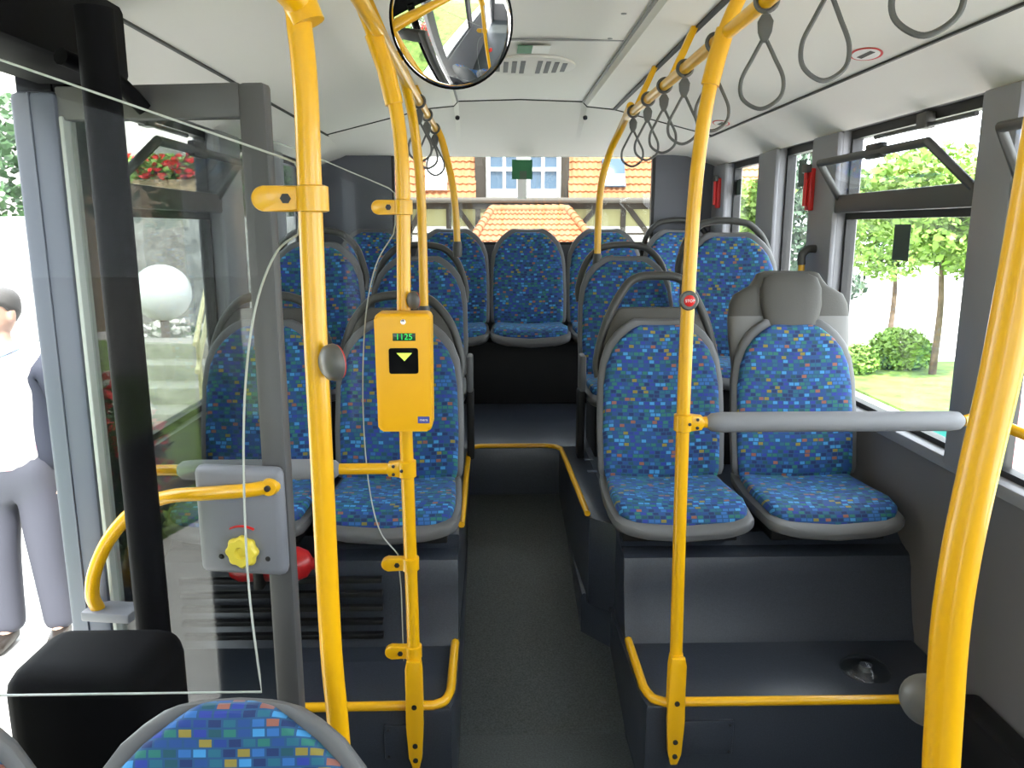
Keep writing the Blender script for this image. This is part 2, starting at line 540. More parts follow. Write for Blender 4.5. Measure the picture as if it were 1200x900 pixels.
def window(n, xi, s, y0, y1, label, hop=False, gl='win'):
    w = thing(f'window_{n}', label, 'window', (xi + s * .05, (y0 + y1) / 2, SILL), kind='structure')
    mb = MB()
    xa, xb = sorted((xi + s * .03, xi + s * .07))
    fr = .022
    mb.box(xa, xb, y0, y0 + fr, SILL, HEAD); mb.box(xa, xb, y1 - fr, y1, SILL, HEAD)
    mb.box(xa, xb, y0 + fr, y1 - fr, SILL, SILL + fr); mb.box(xa, xb, y0 + fr, y1 - fr, HEAD - fr * 1.5, HEAD)
    if hop: mb.box(xa, xb, y0 + fr, y1 - fr, 1.635, 1.70)
    mb.build('frame', 'rubber', w)
    mb = MB()
    xa, xb = sorted((xi + s * .048, xi + s * .052))
    mb.box(xa, xb, y0 + fr * .5, y1 - fr * .5, SILL + fr * .5, 1.65 if hop else HEAD - fr)
    mb.build('pane', gl, w)
    if hop:
        # tilting upper light, open inwards at the top
        xt, zt, zb = xi - s * .13, 1.845, 1.70
        xb_ = xi + s * .005
        ya, yb = y0 + .05, y1 - .11
        mb = MB()
        pts = spline([(xb_, y0 + .01, zb - .01), (xt + s * .03, ya + .02, zt - .03)], 1) 
        mb.tube([(xb_, y0 + .02, zb), (xt, ya + .02, zt), (xt, yb, zt), (xb_, y1 - .02, zb)], .014, 10)
        xa, xc = sorted((xi - s * .02, xi + s * .03))
        mb.box(xa, xc, y0 + .01, y1 - .01, 1.66, 1.73, .006)
        mb.build('tilting_frame', 'hopper', w)
        mb = MB()
        mb.prism([(xb_, y0 + .03, zb + .02), (xt, ya + .02, zt), (xt, yb, zt), (xb_, y1 - .03, zb + .02)], (s * .004, 0, .002))
        mb.build('tilting_pane', gl, w)
        mb = MB()
        ym = (ya + yb) / 2 - .05
        xa, xc = sorted((xt - s * .012, xt + s * .012))
        mb.box(xa, xc, ym - .06, ym + .05, zt - .02, zt + .028, .006)
        mb.build('latch', 'rubber', w)
        mb = MB()
        mb.tube([(xi + s * .01, y0 + .08, 1.925), (xi + s * .01, y1 - .25, 1.925)], .008, 8)
        mb.box(*sorted((xi - s * .005, xi + s * .03)), ym - .06, ym + .0, 1.915, HEAD - .01, .004)
        mb.build('stay_bar', 'hopper', w)
    return w
window(1, XR, 1, *RW[3], 'big right window with open tilting upper light and trees behind', True)
window(2, XR, 1, *RW[4], 'narrow right window between two light pillars, conifer outside')
window(3, XR, 1, *RW[5], 'small rearmost window of the right wall')
window(4, XR, 1, *RW[2], 'right window partly behind the near leaning yellow pole', True)
window(5, XR, 1, *RW[1], 'right window beside the camera')
window(6, XR, 1, *RW[0], 'front window of the right wall')
window(7, XL, -1, *LW[4], 'door side window with open tilting upper light seen behind the door glass', True, 'tinted')
window(8, XL, -1, *LW[5], 'narrow door side window behind the door', False, 'tinted')
window(9, XL, -1, *LW[6], 'small rearmost window of the door side wall', False, 'tinted')
window(10, XL, -1, *LW[2], 'door side window beside the camera')
window(11, XL, -1, *LW[1], 'front window of the door side wall')

# --- rear wall with window
RX0, RX1, RZ0, RZ1 = -.625, 1.005, 1.50, 2.06
mb = MB()
mb.box(XL, RX0, YB, YB + .06, -.3, 2.12); mb.box(RX1, XR, YB, YB + .06, -.3, 2.12)
mb.box(RX0, RX1, YB, YB + .06, -.3, RZ0); mb.box(RX0, RX1, YB, YB + .06, RZ1, 2.12)
struct(mb, 'wall_rear', 'rear_wall', 'dark grey rear wall around the rear window', 'wall')
w = thing('window_12', 'wide rear window looking on a tiled half timbered house', 'window', (CX, YB, RZ0), kind='structure')
mb = MB()
for a in ((RX0, RX0 + .018, RZ0, RZ1), (RX1 - .018, RX1, RZ0, RZ1), (RX0, RX1, RZ0, RZ0 + .018), (RX0, RX1, RZ1 - .008, RZ1)):
    mb.box(a[0], a[1], YB + .005, YB + .045, a[2], a[3])
mb.build('frame', 'rubber', w)
mb = MB(); mb.box(RX0 + .01, RX1 - .01, YB + .03, YB + .034, RZ0 + .01, RZ1 - .006); mb.build('pane', 'rear_glass', w)
# --- front wall, behind the camera
mb = MB()
mb.box(XL, XR, YF - .06, YF, -.3, .75); mb.box(XL, XR, YF - .06, YF, 2.0, 2.36)
mb.box(XL, XL + .12, YF - .06, YF, .75, 2.0); mb.box(XR - .12, XR, YF - .06, YF, .75, 2.0)
struct(mb, 'wall_front', 'wall', 'front wall of the bus under the windscreen', 'wall')
w = thing('window_13', 'windscreen at the front of the bus', 'window', (CX, YF, .75), kind='structure')
mb = MB(); mb.box(XL + .11, XR - .11, YF - .035, YF - .03, .74, 2.01); mb.build('pane', 'tinted', w)
mb = MB(); mb.box(CX - .03, CX + .03, YF - .05, YF - .02, .74, 2.01); mb.build('frame', 'rubber', w)

# ================================================================== DOOR
mb = MB()
mb.box(XL - .01, XL + .22, 1.02, 2.0, 1.935, 2.11, .02)
tag(mb.build('door_header', 'black'), 'black cover of the door gear above the open door', 'cover', kind='structure')
tag(MB().tube([P(0, 10, 1.5) * 0 + Vector((-.738, 1.58, -.0)), Vector((-.738, 1.58, 2.0))], .034, 18).build('door_post', 'black'), 'black round turning post standing in front of the open door leaf', 'post')
# leaf: from the wall side to its free edge, slightly overturned
E0 = Vector((-1.018, 1.795, 0)); E1 = Vector((-.462, 1.715, 0))
LU = (E1 - E0).normalized(); LN = Vector((LU.y, -LU.x, 0))          # LN points to the camera
LWID = (E1 - E0).length
ZB, ZT = .06, 1.893
def LF(u, n, z): return E0 + LU * u + LN * n + Vector((0, 0, z))
Mleaf = Matrix(((LU.x, -LN.x, 0, E0.x), (LU.y, -LN.y, 0, E0.y), (0, 0, 1, 0), (0, 0, 0, 1)))
door = thing('door_1', 'open glazed door leaf with yellow grab handle and grey emergency box', 'door', E0, kind='structure')
mb = MB()
mb.box(LWID - .060, LWID, -.02, .02, ZB, ZT, .010, M=Mleaf)
mb.box(.10, LWID - .055, -.02, .02, ZT - .068, ZT, .004, M=Mleaf)
mb.box(.10, LWID - .055, -.02, .02, ZB, ZB + .10, .004, M=Mleaf)
mb.build('frame', 'door_grey', door)
mb = MB(); mb.box(0, .105, -.03, .02, ZB, ZT - .01, .012, M=Mleaf); mb.box(.045, .05, -.034, -.02, ZB, ZT - .012, .002, M=Mleaf)
mb.build('stile', 'alu', door, 'bright aluminium stile on the hinge side')
mb = MB(); mb.box(.105, .116, -.024, .018, ZB + .09, ZT - .06, .003, M=Mleaf); mb.build('glazing_strip', 'edge', door, 'pale green glass edge strip')
mb = MB(); mb.box(.10, LWID - .05, -.003, .003, ZB + .09, ZT - .06, M=Mleaf); mb.build('pane', 'door_glass', door)
mb = MB(); mb.box(LWID - .205, LWID + .0, -.055, -.018, 0.828, 1.083, .022, 3, M=Mleaf); bx = mb.build('emergency_box', 'box_grey', door, 'grey emergency opening box')
mb = MB()
c = LF(LWID - .095, .055, .890)
ring = []
prof = []
nn = 40
for r_, h_ in ((.0335, 0), (.036, .006), (.036, .014), (.031, .020), (.014, .020), (.010, .012), (.0, .012)):
    ring.append([c + LU * (r_ * (1 + (.07 * math.cos(8 * 2 * math.pi * j / nn) if r_ > .02 else 0)) * math.cos(2 * math.pi * j / nn)) + Vector((0, 0, r_ * (1 + (.07 * math.cos(8 * 2 * math.pi * j / nn) if r_ > .02 else 0)) * math.sin(2 * math.pi * j / nn))) + LN * h_ for j in range(nn)])
mb.loft(ring); kn = mb.build('knob', 'knob_yellow', bx, 'scalloped yellow turning knob')
mb = MB()
arc = [c + LU * (.058 * math.sin(a)) + Vector((0, 0, .058 * math.cos(a))) + LN * .002 for a in [(-.5 + i * .1) for i in range(11)]]
mb.tube(arc, .0055, 8, flat=(1, .4)); mb.build('red_mark', 'red', bx, 'red arc above the knob')
mb = MB()
for du in (-.055, .055): mb.lathe([(.006, 0), (.006, .003), (.0, .004)], c + LU * du + Vector((0, 0, -.018)) - LN * .002, LN, 12)
mb.build('screw', 'bolt', bx)
mb = MB()
hp = [(LWID - .025, .05, 1.042), (LWID - .07, .066, 1.036), (LWID - .16, .075, 1.028), (LWID - .25, .078, 1.018), (LWID - .33, .078, .985), (LWID - .40, .078, .915), (LWID - .445, .078, .835), (LWID - .462, .075, .77), (LWID - .462, .06, .728)]
hp = spline([LF(*q) for q in hp], 6)
mb.tube(hp, .0155, 14); mb.lathe([(.020, 0), (.022, .01), (.018, .03), (.0, .031)], LF(LWID - .025, .035, 1.042), LN, 18)
hd = mb.build('grab_handle', 'yellow', door, 'curved yellow grab handle')
mb = MB(); mb.lathe([(.007, 0), (.007, .005), (0, .006)], LF(LWID - .025, .066, 1.042), LN, 10); mb.build('screw', 'bolt', hd)
mb = MB(); mb.box(.07, .19, -.085, -.018, .705, .730, .006, M=Mleaf); mb.build('handle_bracket', 'box_grey', door)
mb = MB()
mb.tube(spline([LF(.30, .02, ZT - .05), LF(.27, .07, ZT + .0), LF(.25, .2, ZT + .02)], 4), .016, 10)
mb.build('pivot_arm', 'black', door)
# black box at the door side foot
mb = MB(); mb.box(-.865, -.60, 1.24, 1.44, 0, .845, .05, 4)
tag(mb.build('heater_box', 'black'), 'black rounded box standing between the open door and the near seats', 'box')

# ================================================================== SEATS
def back_profile(dy=0, grow=0, th=.055, curl=.02, ztop=.53):
    an = rad(11)
    out = []
    for v, hw, t in ((0, .19, .3), (.01, .205, .7), (.05, .212, 1), (.3, .216, 1), (.6, .212, 1), (.74, .20, 1), (.84, .178, 1), (.91, .148, .95), (.955, .118, .9), (.985, .092, .75), (1, .072, .3)):
        h = -.02 + v * (ztop + .02)
        out.append((.40 + .10 * (h / .53) + dy, h + grow * v, hw + grow, th * t, curl * (1 - .5 * v), an))
    return out
def near_profile():
    return [(a, b_, hw * (1 - .30 * max(0, b_ / .53) ** 7), t * .85, c_, n_) for a, b_, hw, t, c_, n_ in back_profile(ztop=.548)]
def make_seat(kind, foot, label, loop=.0):
    r = thing('bus_seat', label, 'seat', (0, 0, 0), 'blue patterned bus seats')
    mb = MB(); mb.slab(near_profile() if kind == 'near' else back_profile()); mb.build('backrest', 'fabric', r)
    mb = MB(); mb.slab(back_profile(.026, .008, .04, .045) if kind == 'near' else back_profile(.032, .020, .06, .042)); mb.build('back_shell', 'shell', r)
    # cushion: rings run from front to back
    mb = MB()
    cp = []
    for y, z, hw, t in ((.0, -.032, .16, .3), (.008, -.024, .19, .7), (.03, -.012, .208, 1), (.10, -.004, .216, 1), (.22, -.012, .212, 1), (.34, -.015, .205, 1), (.39, -.010, .20, .8), (.405, -.010, .19, .3)):
        cp.append((y, z - .028, hw, .058 * t, .020, rad(90)))
    mb.slab(cp, et=.55); mb.build('cushion', 'fabric', r)
    mb = MB()
    cp = []
    for y, z, hw, t in ((-.022, -.06, .17, .3), (-.014, -.056, .205, .7), (.01, -.05, .226, 1), (.10, -.045, .235, 1), (.25, -.05, .232, 1), (.40, -.04, .225, 1), (.45, -.03, .215, .7)):
        cp.append((y, z - .03, hw, .06 * t, .028, rad(90)))
    mb.slab(cp, et=.5); mb.build('seat_shell', 'shell', r)
    if foot > .02:
        mb = MB()
        if kind == 'near':
            mb.box(-.05, .05, .06, .36, -foot, -.09, .006); mb.box(-.17, .17, .04, .38, -foot, -foot + .03, .006); mb.box(-.17, .17, .06, .36, -.12, -.085, .006)
        else:
            mb.box(-.19, .19, .06, .40, -foot, -.085, .006)
        mb.build('pedestal', 'riser_black', r)
    ya = .565
    if kind == 'headrest':
        mb = MB()
        an = rad(9)
        pr = []
        for z, hw, t in ((.30, .195, .5), (.34, .212, 1), (.47, .226, 1), (.555, .228, 1)):
            pr.append((.50 + (z - .3) * .22, z, hw, .075 * t, .01, an))
        mb.slab(pr, ex=.4); mb.build('headrest_shell', 'head_light', r, 'light grey lower part of the headrest')
        mb = MB()
        pr = []
        for z, hw, t in ((.545, .227, .9), (.60, .222, 1.0), (.635, .205, 1), (.655, .17, 1), (.668, .145, 1), (.69, .128, .95), (.712, .116, .8), (.722, .09, .4)):
            pr.append((.50 + (z - .3) * .22, z, hw, .078 * t, .01, an))
        mb.slab(pr, ex=.45); mb.build('headrest', 'head_dark', r, 'dark grey headrest top')
        mb = MB()
        pr = []
        for z, hw, t in ((.455, .055, .3), (.47, .075, .8), (.54, .10, 1), (.60, .115, 1), (.66, .115, 1), (.70, .10, .8), (.715, .07, .3)):
            pr.append((.462 + (z - .3) * .22, z, hw, .05 * t, .0, an))
        mb.slab(pr, ex=.55); mb.build('headrest_pad', 'head_dark', r, 'dark padded middle of the headrest')
    if kind in ('loop', 'loop_infill'):
        t = loop
        mb = MB()
        pts = [(-.218, .53, .33), (-.222, .545, .40), (-.185, .56, .50 + t * .25), (-.125, .567, .53 + t * .75), (-.075, .57, .53 + t), (.0, .571, .537 + t), (.075, .57, .53 + t), (.125, .567, .53 + t * .75), (.185, .56, .50 + t * .25), (.222, .545, .40), (.218, .53, .33)]
        mb.tube(spline(pts, 6), .0165, 12)
        mb.build('grab_loop', 'dark_grip', r, 'dark grab loop on top of the backrest')
    if kind == 'loop_infill':
        mb = MB()
        pr = []
        for z, hw, t in ((.36, .20, .6), (.40, .212, 1), (.50, .192, 1), (.55, .165, 1), (.585, .145, .8), (.59, .13, .3)):
            pr.append((.535 + (z - .36) * .16, z, hw, .035 * t, .0, rad(9)))
        mb.slab(pr, ex=.45); mb.build('loop_panel', 'head_dark', r, 'dark grey panel inside the grab loop')
    if kind == 'armrest':
        pass
    return r
def place(o, x, y, z, label=None):
    o.location = (x, y, z)
    if label: o['label'] = label
    return o
XA_R, XW_R, XA_L, XW_L = .612, 1.105, -.345, -.828
s = make_seat('near', .40, 'near blue seat at the bottom edge, in front of the thick yellow pole'); place(s, -.368, .50, .40)
place(copy_tree(s), -.826, .50, .40, 'near blue seat in the bottom corner beside the door partition')
s = make_seat('headrest', .135, 'window side blue seat with big two tone grey headrest, behind the padded bar'); place(s, XW_R, 2.37, .72)
s = make_seat('loop_infill', .135, 'aisle side blue seat behind the yellow pole with red stop button', .17); place(s, XA_R, 2.37, .72)
s2 = make_seat('loop_infill', .135, 'aisle side blue seat directly behind the yellow ticket machine', .10); place(s2, XA_L, 2.37, .72)
place(copy_tree(s2), XW_L, 2.37, .72, 'blue window seat seen through the glass of the open door leaf')
s3 = make_seat('loop', .33, 'second row aisle seat on the strap side, right of the step', .07); place(s3, XA_R + .03, 3.35, .915)
place(copy_tree(s3), XA_L - .015, 3.35, .915, 'second row aisle seat on the door side, left of the step')
s4 = make_seat('loop', .445, 'tall second row window seat behind the grey headrest', .07); place(s4, XW_R + .0, 3.22, 1.03)
place(copy_tree(s4), XW_L, 3.22, .985, 'second row window seat behind the thick yellow pole')
s5 = make_seat('plain', .09, 'middle seat of the rear bench, centred under the rear window'); place(s5, .212, 4.40, 1.045)
for x, l in ((-.256, 'rear bench seat directly left of the middle one'), (-.725, 'rear bench seat in the door side corner'), (.679, 'rear bench seat directly right of the middle one')):
    place(copy_tree(s5), x, 4.40, 1.045, l)
s6 = make_seat('loop', .09, 'rear bench seat with grab loop in the window side corner', .07); place(s6, 1.145, 4.40, 1.045)
# folding armrests on the second row aisle seats
for x, s_, l in ((XA_R + .03 - .255, -1, 'right'), (XA_L - .015 + .255, 1, 'left')):
    t = thing('seat_support', 'dark side support below the second row aisle seat ' + ('next to the strap side' if s_ < 0 else 'next to the door side'), 'support', (x, 3.5, .585))
    MB().box(x - .016, x + .016, 3.38, 3.46, .585, .90, .008).build('leg', 'riser_black', t)
    MB().box(x - .014, x + .014, 3.34, 3.44, .90, 1.06, .010).build('armrest', 'shell', t, 'grey armrest end')

# ================================================================== YELLOW POLES AND RAILS
PR = .0175
def clamp(pole, c, d, name='clamp', ln=.075, bolt=True):
    """yellow clamp: sleeve round the pole plus a rounded tab in direction d (x)"""
    c = Vector(c)
    mb = MB()
    mb.lathe([(PR + .001, -.019), (PR + .006, -.017), (PR + .006, .017), (PR + .001, .019)], c, (0, 0, 1), 18)
    pts = []
    for i in range(13):
        a = -math.pi / 2 + math.pi * i / 12
        pts.append((c.x + d * (ln - .018 + .018 * math.cos(a)), c.y - .012, c.z + .018 * math.sin(a)))
    pts += [(c.x, c.y - .012, c.z + .018), (c.x, c.y - .012, c.z - .018)]
    mb.prism(pts, (0, .024, 0), .004)
    o = mb.build(name, 'yellow', pole)
    if bolt:
        mb = MB(); mb.lathe([(.0075, 0), (.0075, .003), (.0, .004)], c + Vector((d * .035, -.0125, 0)), (0, -1, 0), 6)
        mb.build('bolt', 'bolt', o)
    return o
def foot(pole, x, y, z):
    mb = MB()
    prof = [(-.019, .165), (.019, .165), (.024, .14), (.024, -.03), (.018, -.13), (.010, -.165), (-.010, -.165), (-.018, -.13), (-.024, -.03), (-.024, .14)]
    mb.prism([(x + a, y - .022, z + b_) for a, b_ in prof], (0, .020, 0), .006)
    mb.lathe([(.023, -.0), (.023, .13), (.019, .165)], (x, y + .012, z + .0), (0, 0, 1), 18)
    o = mb.build('foot_bracket', 'yellow', pole)
    for dz in (.03, -.09, -.135):
        mb = MB(); mb.lathe([(.0075, 0), (.0075, .003), (0, .004)], (x, y - .022, z + dz), (0, -1, 0), 10); mb.build('bolt', 'bolt', o)
RZ = 2.06
# pole A: thick near pole carrying the first glass screen
YA = 1.165
pa = [P(412, 1010, YA), P(400, 900, YA), P(388, 760, YA), P(378, 560, YA), P(370, 400, YA), P(364, 250, YA), P(359, 120, YA), P(352, 40, YA), P(338, -30, YA), P(310, -90, YA)]
pa[0].z = 0.0
pa[-1] = Vector((pa[-2].x - .07, YA, 2.10)); pa.append(Vector((pa[-1].x - .05, YA, 2.245)))
a = thing('grab_pole', 'thick yellow pole nearest the camera on the door side, with grey button', 'pole', pa[0], 'yellow grab poles')
MB().tube(spline(pa, 6), PR, 18).build('tube', 'yellow', a)
mb = MB(); mb.tube([P(361, 28, YA), P(353, 8, YA), P(345, -20, YA)], .024, 16); mb.tube([P(352, 5, YA), P(335, -14, YA - .04), P(310, -40, YA - .1)], .020, 14)
mb.build('joint', 'yellow', a)
ca = P(366, 233, YA); clamp(a, ca, -1, ln=.085)
MB().lathe([(.032, 0), (.03, .02), (PR, .03)], (pa[0].x, pa[0].y, 0), (0, 0, 1), 18).build('floor_flange', 'yellow', a)
# pole B: ticket machine pole
YBP = 2.0
pb = [P(487, 850, 1.985), P(484, 740, YBP), P(479, 600, YBP), P(474, 450, YBP), P(473, 300, YBP), P(472, 210, YBP), P(466, 140, YBP), P(452, 80, YBP), P(434, 30, YBP), P(414, -20, YBP)]
pbx = pb[0].x
b_ = thing('grab_pole', 'yellow pole carrying the ticket machine', 'pole', (pbx, YBP, .27), 'yellow grab poles')
MB().tube(spline([q for q in pb], 6), PR, 16).build('tube', 'yellow', b_)
mb = MB(); mb.tube([P(462, 122, YBP), P(452, 80, YBP), P(438, 40, YBP)], .0225, 14); mb.build('joint', 'yellow', b_)
clamp(b_, P(472.5, 243, YBP), -1, ln=.078); clamp(b_, P(481, 660, YBP), -1, ln=.078); clamp(b_, P(484.5, 763, YBP), -1, ln=.078)
foot(b_, pbx, 1.985, .27)
# pole C: strap side pole
pc = [P(790, 850, 1.985), P(793, 740, YBP), P(797, 600, YBP), P(802, 450, YBP), P(808, 320, YBP), P(815, 220, YBP), P(825, 140, YBP), P(838, 75, YBP), P(852, 30, YBP), P(872, -15, YBP)]
pcx = pc[0].x
c_ = thing('grab_pole', 'yellow pole with red stop button, in front of the right pair of seats', 'pole', (pcx, YBP, .27), 'yellow grab poles')
MB().tube(spline(pc, 6), PR, 16).build('tube', 'yellow', c_)
mb = MB(); mb.tube([P(832, 100, YBP), P(840, 68, YBP), P(850, 35, YBP)], .0225, 14); mb.build('joint', 'yellow', c_)
foot(c_, pcx, 1.985, .27)
# pole D, E, G : thin far poles ending on seat loops
def far_pole(pts, label):
    t = thing('grab_pole', label, 'pole', pts[0], 'yellow grab poles')
    MB().tube(spline(pts, 6), PR * .95, 12).build('tube', 'yellow', t)
    p0 = Vector(pts[0])
    MB().lathe([(.021, -.06), (.023, -.03), (.021, .0), (.018, .012)], p0, (0, 0, 1), 14).build('socket', 'dark_grip', t, 'dark socket on the seat loop')
YG = 2.86
far_pole([P(497, 362, YG), P(495, 280, YG), P(492, 210, YG), P(484, 140, YG - .05), P(474, 95, YG - .2), P(467, 66, YG - .42)], 'yellow pole just right of the ticket machine pole, ending on a seat loop')
YD = 3.86
far_pole([P(700, 300, YD), P(701, 262, YD), P(705, 215, YD), P(715, 178, YD - .05), P(728, 150, YD - .22), P(739, 124, YD - .50)], 'far yellow pole below the end of the strap rail')
far_pole([P(536, 286, YD), P(534, 250, YD), P(530, 215, YD), P(524, 188, YD), P(518, 165, YD), P(511, 148, YD)], 'far yellow pole near the rear window at the end of the door side rail')
# pole F: leaning near pole on the right
YFP = .72
pf = [P(1098, 1100, YFP), P(1101, 940, YFP), P(1106, 840, YFP), P(1113, 740, YFP), P(1126, 650, YFP), P(1147, 550, YFP), P(1172, 440, YFP), P(1197, 310, YFP), P(1225, 150, YFP), P(1250, 0, YFP), P(1270, -140, YFP)]
pf.insert(0, Vector((pf[0].x, pf[0].y, 0)))
pf.append(Vector((pf[-1].x + .02, YFP, 2.21)))
f_ = thing('grab_pole', 'leaning yellow pole closest to the camera on the window side', 'pole', pf[0], 'yellow grab poles')
MB().tube(spline(pf, 6), .0180, 20).build('tube', 'yellow', f_)
MB().lathe([(.035, 0), (.033, .02), (.018, .03)], pf[0], (0, 0, 1), 18).build('floor_flange', 'yellow', f_)

# overhead rails
def rail(x, y0, y1, label, sup):
    t = thing('grab_rail', label, 'rail', (x, (y0 + y1) / 2, RZ), 'overhead yellow rails')
    MB().tube([(x, y0, RZ), (x, (y0 + y1) / 2, RZ), (x, y1, RZ)], .0165, 14).build('tube', 'yellow', t)
    sx = CX + (.50 if x > CX else -.50)
    for y in sup:
        MB().prism([(x - .012, y - .012, RZ + .0), (x + .012, y - .012, RZ + .0), (sx + .012, y + .05, 2.237), (sx - .012, y + .05, 2.237)], (0, .022, 0), .003).build('rail_bracket', 'yellow', t)
RXR, RXL = .563, -.272
rail(RXR, -1.2, 3.42, 'yellow overhead rail carrying the row of hanging straps', (2.62, 3.25, .6))
rail(RXL, -1.2, 4.05, 'yellow overhead rail on the door side below the round mirror', (2.35, 3.0, 3.7, .6))

# hanging straps
def make_strap(label):
    t = thing('hanging_strap', label, 'strap', (0, 0, 0), 'hanging straps')
    mb = MB(); mb.tube([(0.022 * math.cos(a), 0, .022 * math.sin(a)) for a in [2 * math.pi * i / 20 for i in range(20)]], .005, 8, closed=True); mb.tube([(0, 0, -.022), (0, 0, -.032)], .006, 8); mb.build('hook', 'strap', t)
    mb = MB(); mb.prism([(-.008, -.008, -.028), (.008, -.008, -.028), (.016, -.008, -.042), (.014, -.008, -.062), (.006, -.008, -.082), (-.006, -.008, -.082), (-.014, -.008, -.062), (-.016, -.008, -.042)], (0, .016, 0), .003); mb.build('block', 'strap', t)
    mb = MB()
    mb.tube(spline([(-.003, 0, -.075), (-.022, 0, -.112), (-.042, 0, -.155), (-.037, 0, -.192), (0, 0, -.213), (.037, 0, -.192), (.042, 0, -.155), (.022, 0, -.112), (.003, 0, -.075)], 8), .0043, 8)
    mb.build('loop', 'strap', t)
    return t
first = None
for i, (x, y, l) in enumerate(((RXR, .80, 'hanging strap nearest the camera, cut by the top edge'), (RXR, 1.08, 'second hanging strap from the front, cut by the top edge'), (RXR, 1.40, 'large hanging strap over the red oval ceiling sticker'), (RXR, 1.72, 'whole hanging strap just before the pole with red stop button'), (RXR, 2.10, 'hanging strap partly behind the pole with red stop button'),
        (RXR, 2.42, 'first strap on the rail beyond the strap side pole'), (RXR, 2.70, 'second strap on the rail beyond the strap side pole'), (RXR, 2.98, 'third strap on the rail beyond the strap side pole'), (RXR, 3.28, 'last strap at the far end of the strap side rail'),
        (RXL, 3.05, 'first strap on the door side rail, beside two yellow poles'), (RXL, 3.40, 'middle strap on the door side rail'), (RXL, 3.85, 'last strap on the door side rail near the rear window'))):
    if first is None: o = first = make_strap(l)
    else:
        o = copy_tree(first); o['label'] = l
    o.location = (x, y, RZ)
    o.rotation_euler = (0, 0, rad(R.uniform(-18, 18)))

t = thing('grab_hook', 'small hooked yellow grab bar by the narrow right window, above the grey headrest', 'bar', (1.30, 3.32, 1.25))
MB().tube([(1.30, 3.32, 1.20), (1.30, 3.32, 1.46)], .014, 10).build('tube', 'yellow', t)
MB().tube(spline([(1.30, 3.32, 1.45), (1.30, 3.32, 1.49), (1.325, 3.32, 1.515), (1.37, 3.32, 1.515)], 5), .017, 10).build('elbow', 'dark_grip', t, 'dark elbow')
MB().box(1.285, 1.38, 3.305, 3.335, 1.19, 1.22, .005).build('bracket', 'dark_grip', t)

# padded bars
def padded(x0, x1, px0, px1, y, z, label):
    t = thing('padded_bar', label, 'bar', ((x0 + x1) / 2, y, z))
    mb = MB(); mb.tube([(px0, y, z), (px0 + .004, y, z)] if False else [(px0, y, z), (px0 + math.copysign(.012, px1 - px0), y, z), (px0 + math.copysign(.04, px1 - px0), y, z), (px1 - math.copysign(.04, px1 - px0), y, z), (px1 - math.copysign(.012, px1 - px0), y, z), (px1, y, z)], [.014, .024, .027, .027, .024, .014], 18)
    mb.build('padding', 'pad', t)
    mb = MB(); mb.tube([(x0, y, z), (px0, y, z)], .0150, 12); mb.build('tube', 'yellow', t)
    mb = MB(); mb.tube(spline([(px1, y, z), (px1 + (x1 - px1) * .5, y, z), (x1 + .025, y - .22, z - .035)], 6) if x1 > 1 else [(px1, y, z), (x1, y, z)], .0150, 12); mb.build('tube', 'yellow', t)
    sg = math.copysign(1, x1 - x0)
    mb = MB(); mb.lathe([(PR + .001, -.024), (PR + .007, -.021), (PR + .007, .021), (PR + .001, .024)], (x0, y, z), (0, 0, 1), 16)
    mb.prism([(x0, y - .016, z - .024), (x0 + sg * .048, y - .016, z - .018), (x0 + sg * .056, y - .016, z), (x0 + sg * .048, y - .016, z + .018), (x0, y - .016, z + .024)], (0, .032, 0), .005)
    o = mb.build('clamp', 'yellow', t)
    for dx, dz in ((.012, 0), (.034, .011), (.034, -.011)):
        MB().lathe([(.0045, 0), (.0045, .002), (0, .003)], (x0 + sg * dx, y - .017 - (.006 if dx < .02 else 0), z + dz), (0, -1, 0), 8).build('screw', 'bolt', o)
    return t
qc = P(800.5, 495, YBP); q1 = P(828, 495, YBP); q2 = P(1128, 494, YBP)
padded(qc.x, XR, q1.x, q2.x, YBP, qc.z, 'grey padded bar in front of the right pair of seats')
qb = P(477, 549, YBP)
padded(qb.x, XL + .12, P(398, 549, YBP).x, XL + .25, YBP + .0, qb.z, 'padded bar running from the ticket machine pole towards the door')

# yellow step edgings
def edging(pts, r, label, n=1):
    t = MB()
    t.tube(pts, r, 8, flat=(1.0, 1.0)) 
    return tag(t.build('edge_strip', 'yellow', smooth=50), label, 'edging', 'yellow step edgings')
ez = .280
edging([(AR + .015, 2.345, ez), (AR + .015, 2.08, ez)] + spline([(AR + .02, 2.05, ez), (AR + .032, 2.02, ez), (AR + .06, 2.003, ez)], 4) + [(XR - .14, 2.0, ez)], .0135, 'yellow edging round the platform below the right pair of seats')
edging([(AL - .015, 2.345, ez), (AL - .015, 2.08, ez)] + spline([(AL - .02, 2.05, ez), (AL - .032, 2.02, ez), (AL - .06, 2.003, ez)], 4) + [(-.62, 2.0, ez)], .0135, 'yellow edging round the platform below the ticket machine')
gz = .592
edging([(AL - .0, 2.58, gz), (AL - .002, 3.40, gz)] + spline([(AL, 3.50, gz), (AL + .012, 3.56, gz), (AL + .05, 3.585, gz)], 4) + [(.235, 3.585, gz)] + spline([(.25, 3.583, gz), (.29, 3.565, gz), (.312, 3.52, gz)], 4) + [(.335, 2.68, gz)], .0115, 'yellow edging framing the recessed rear step')

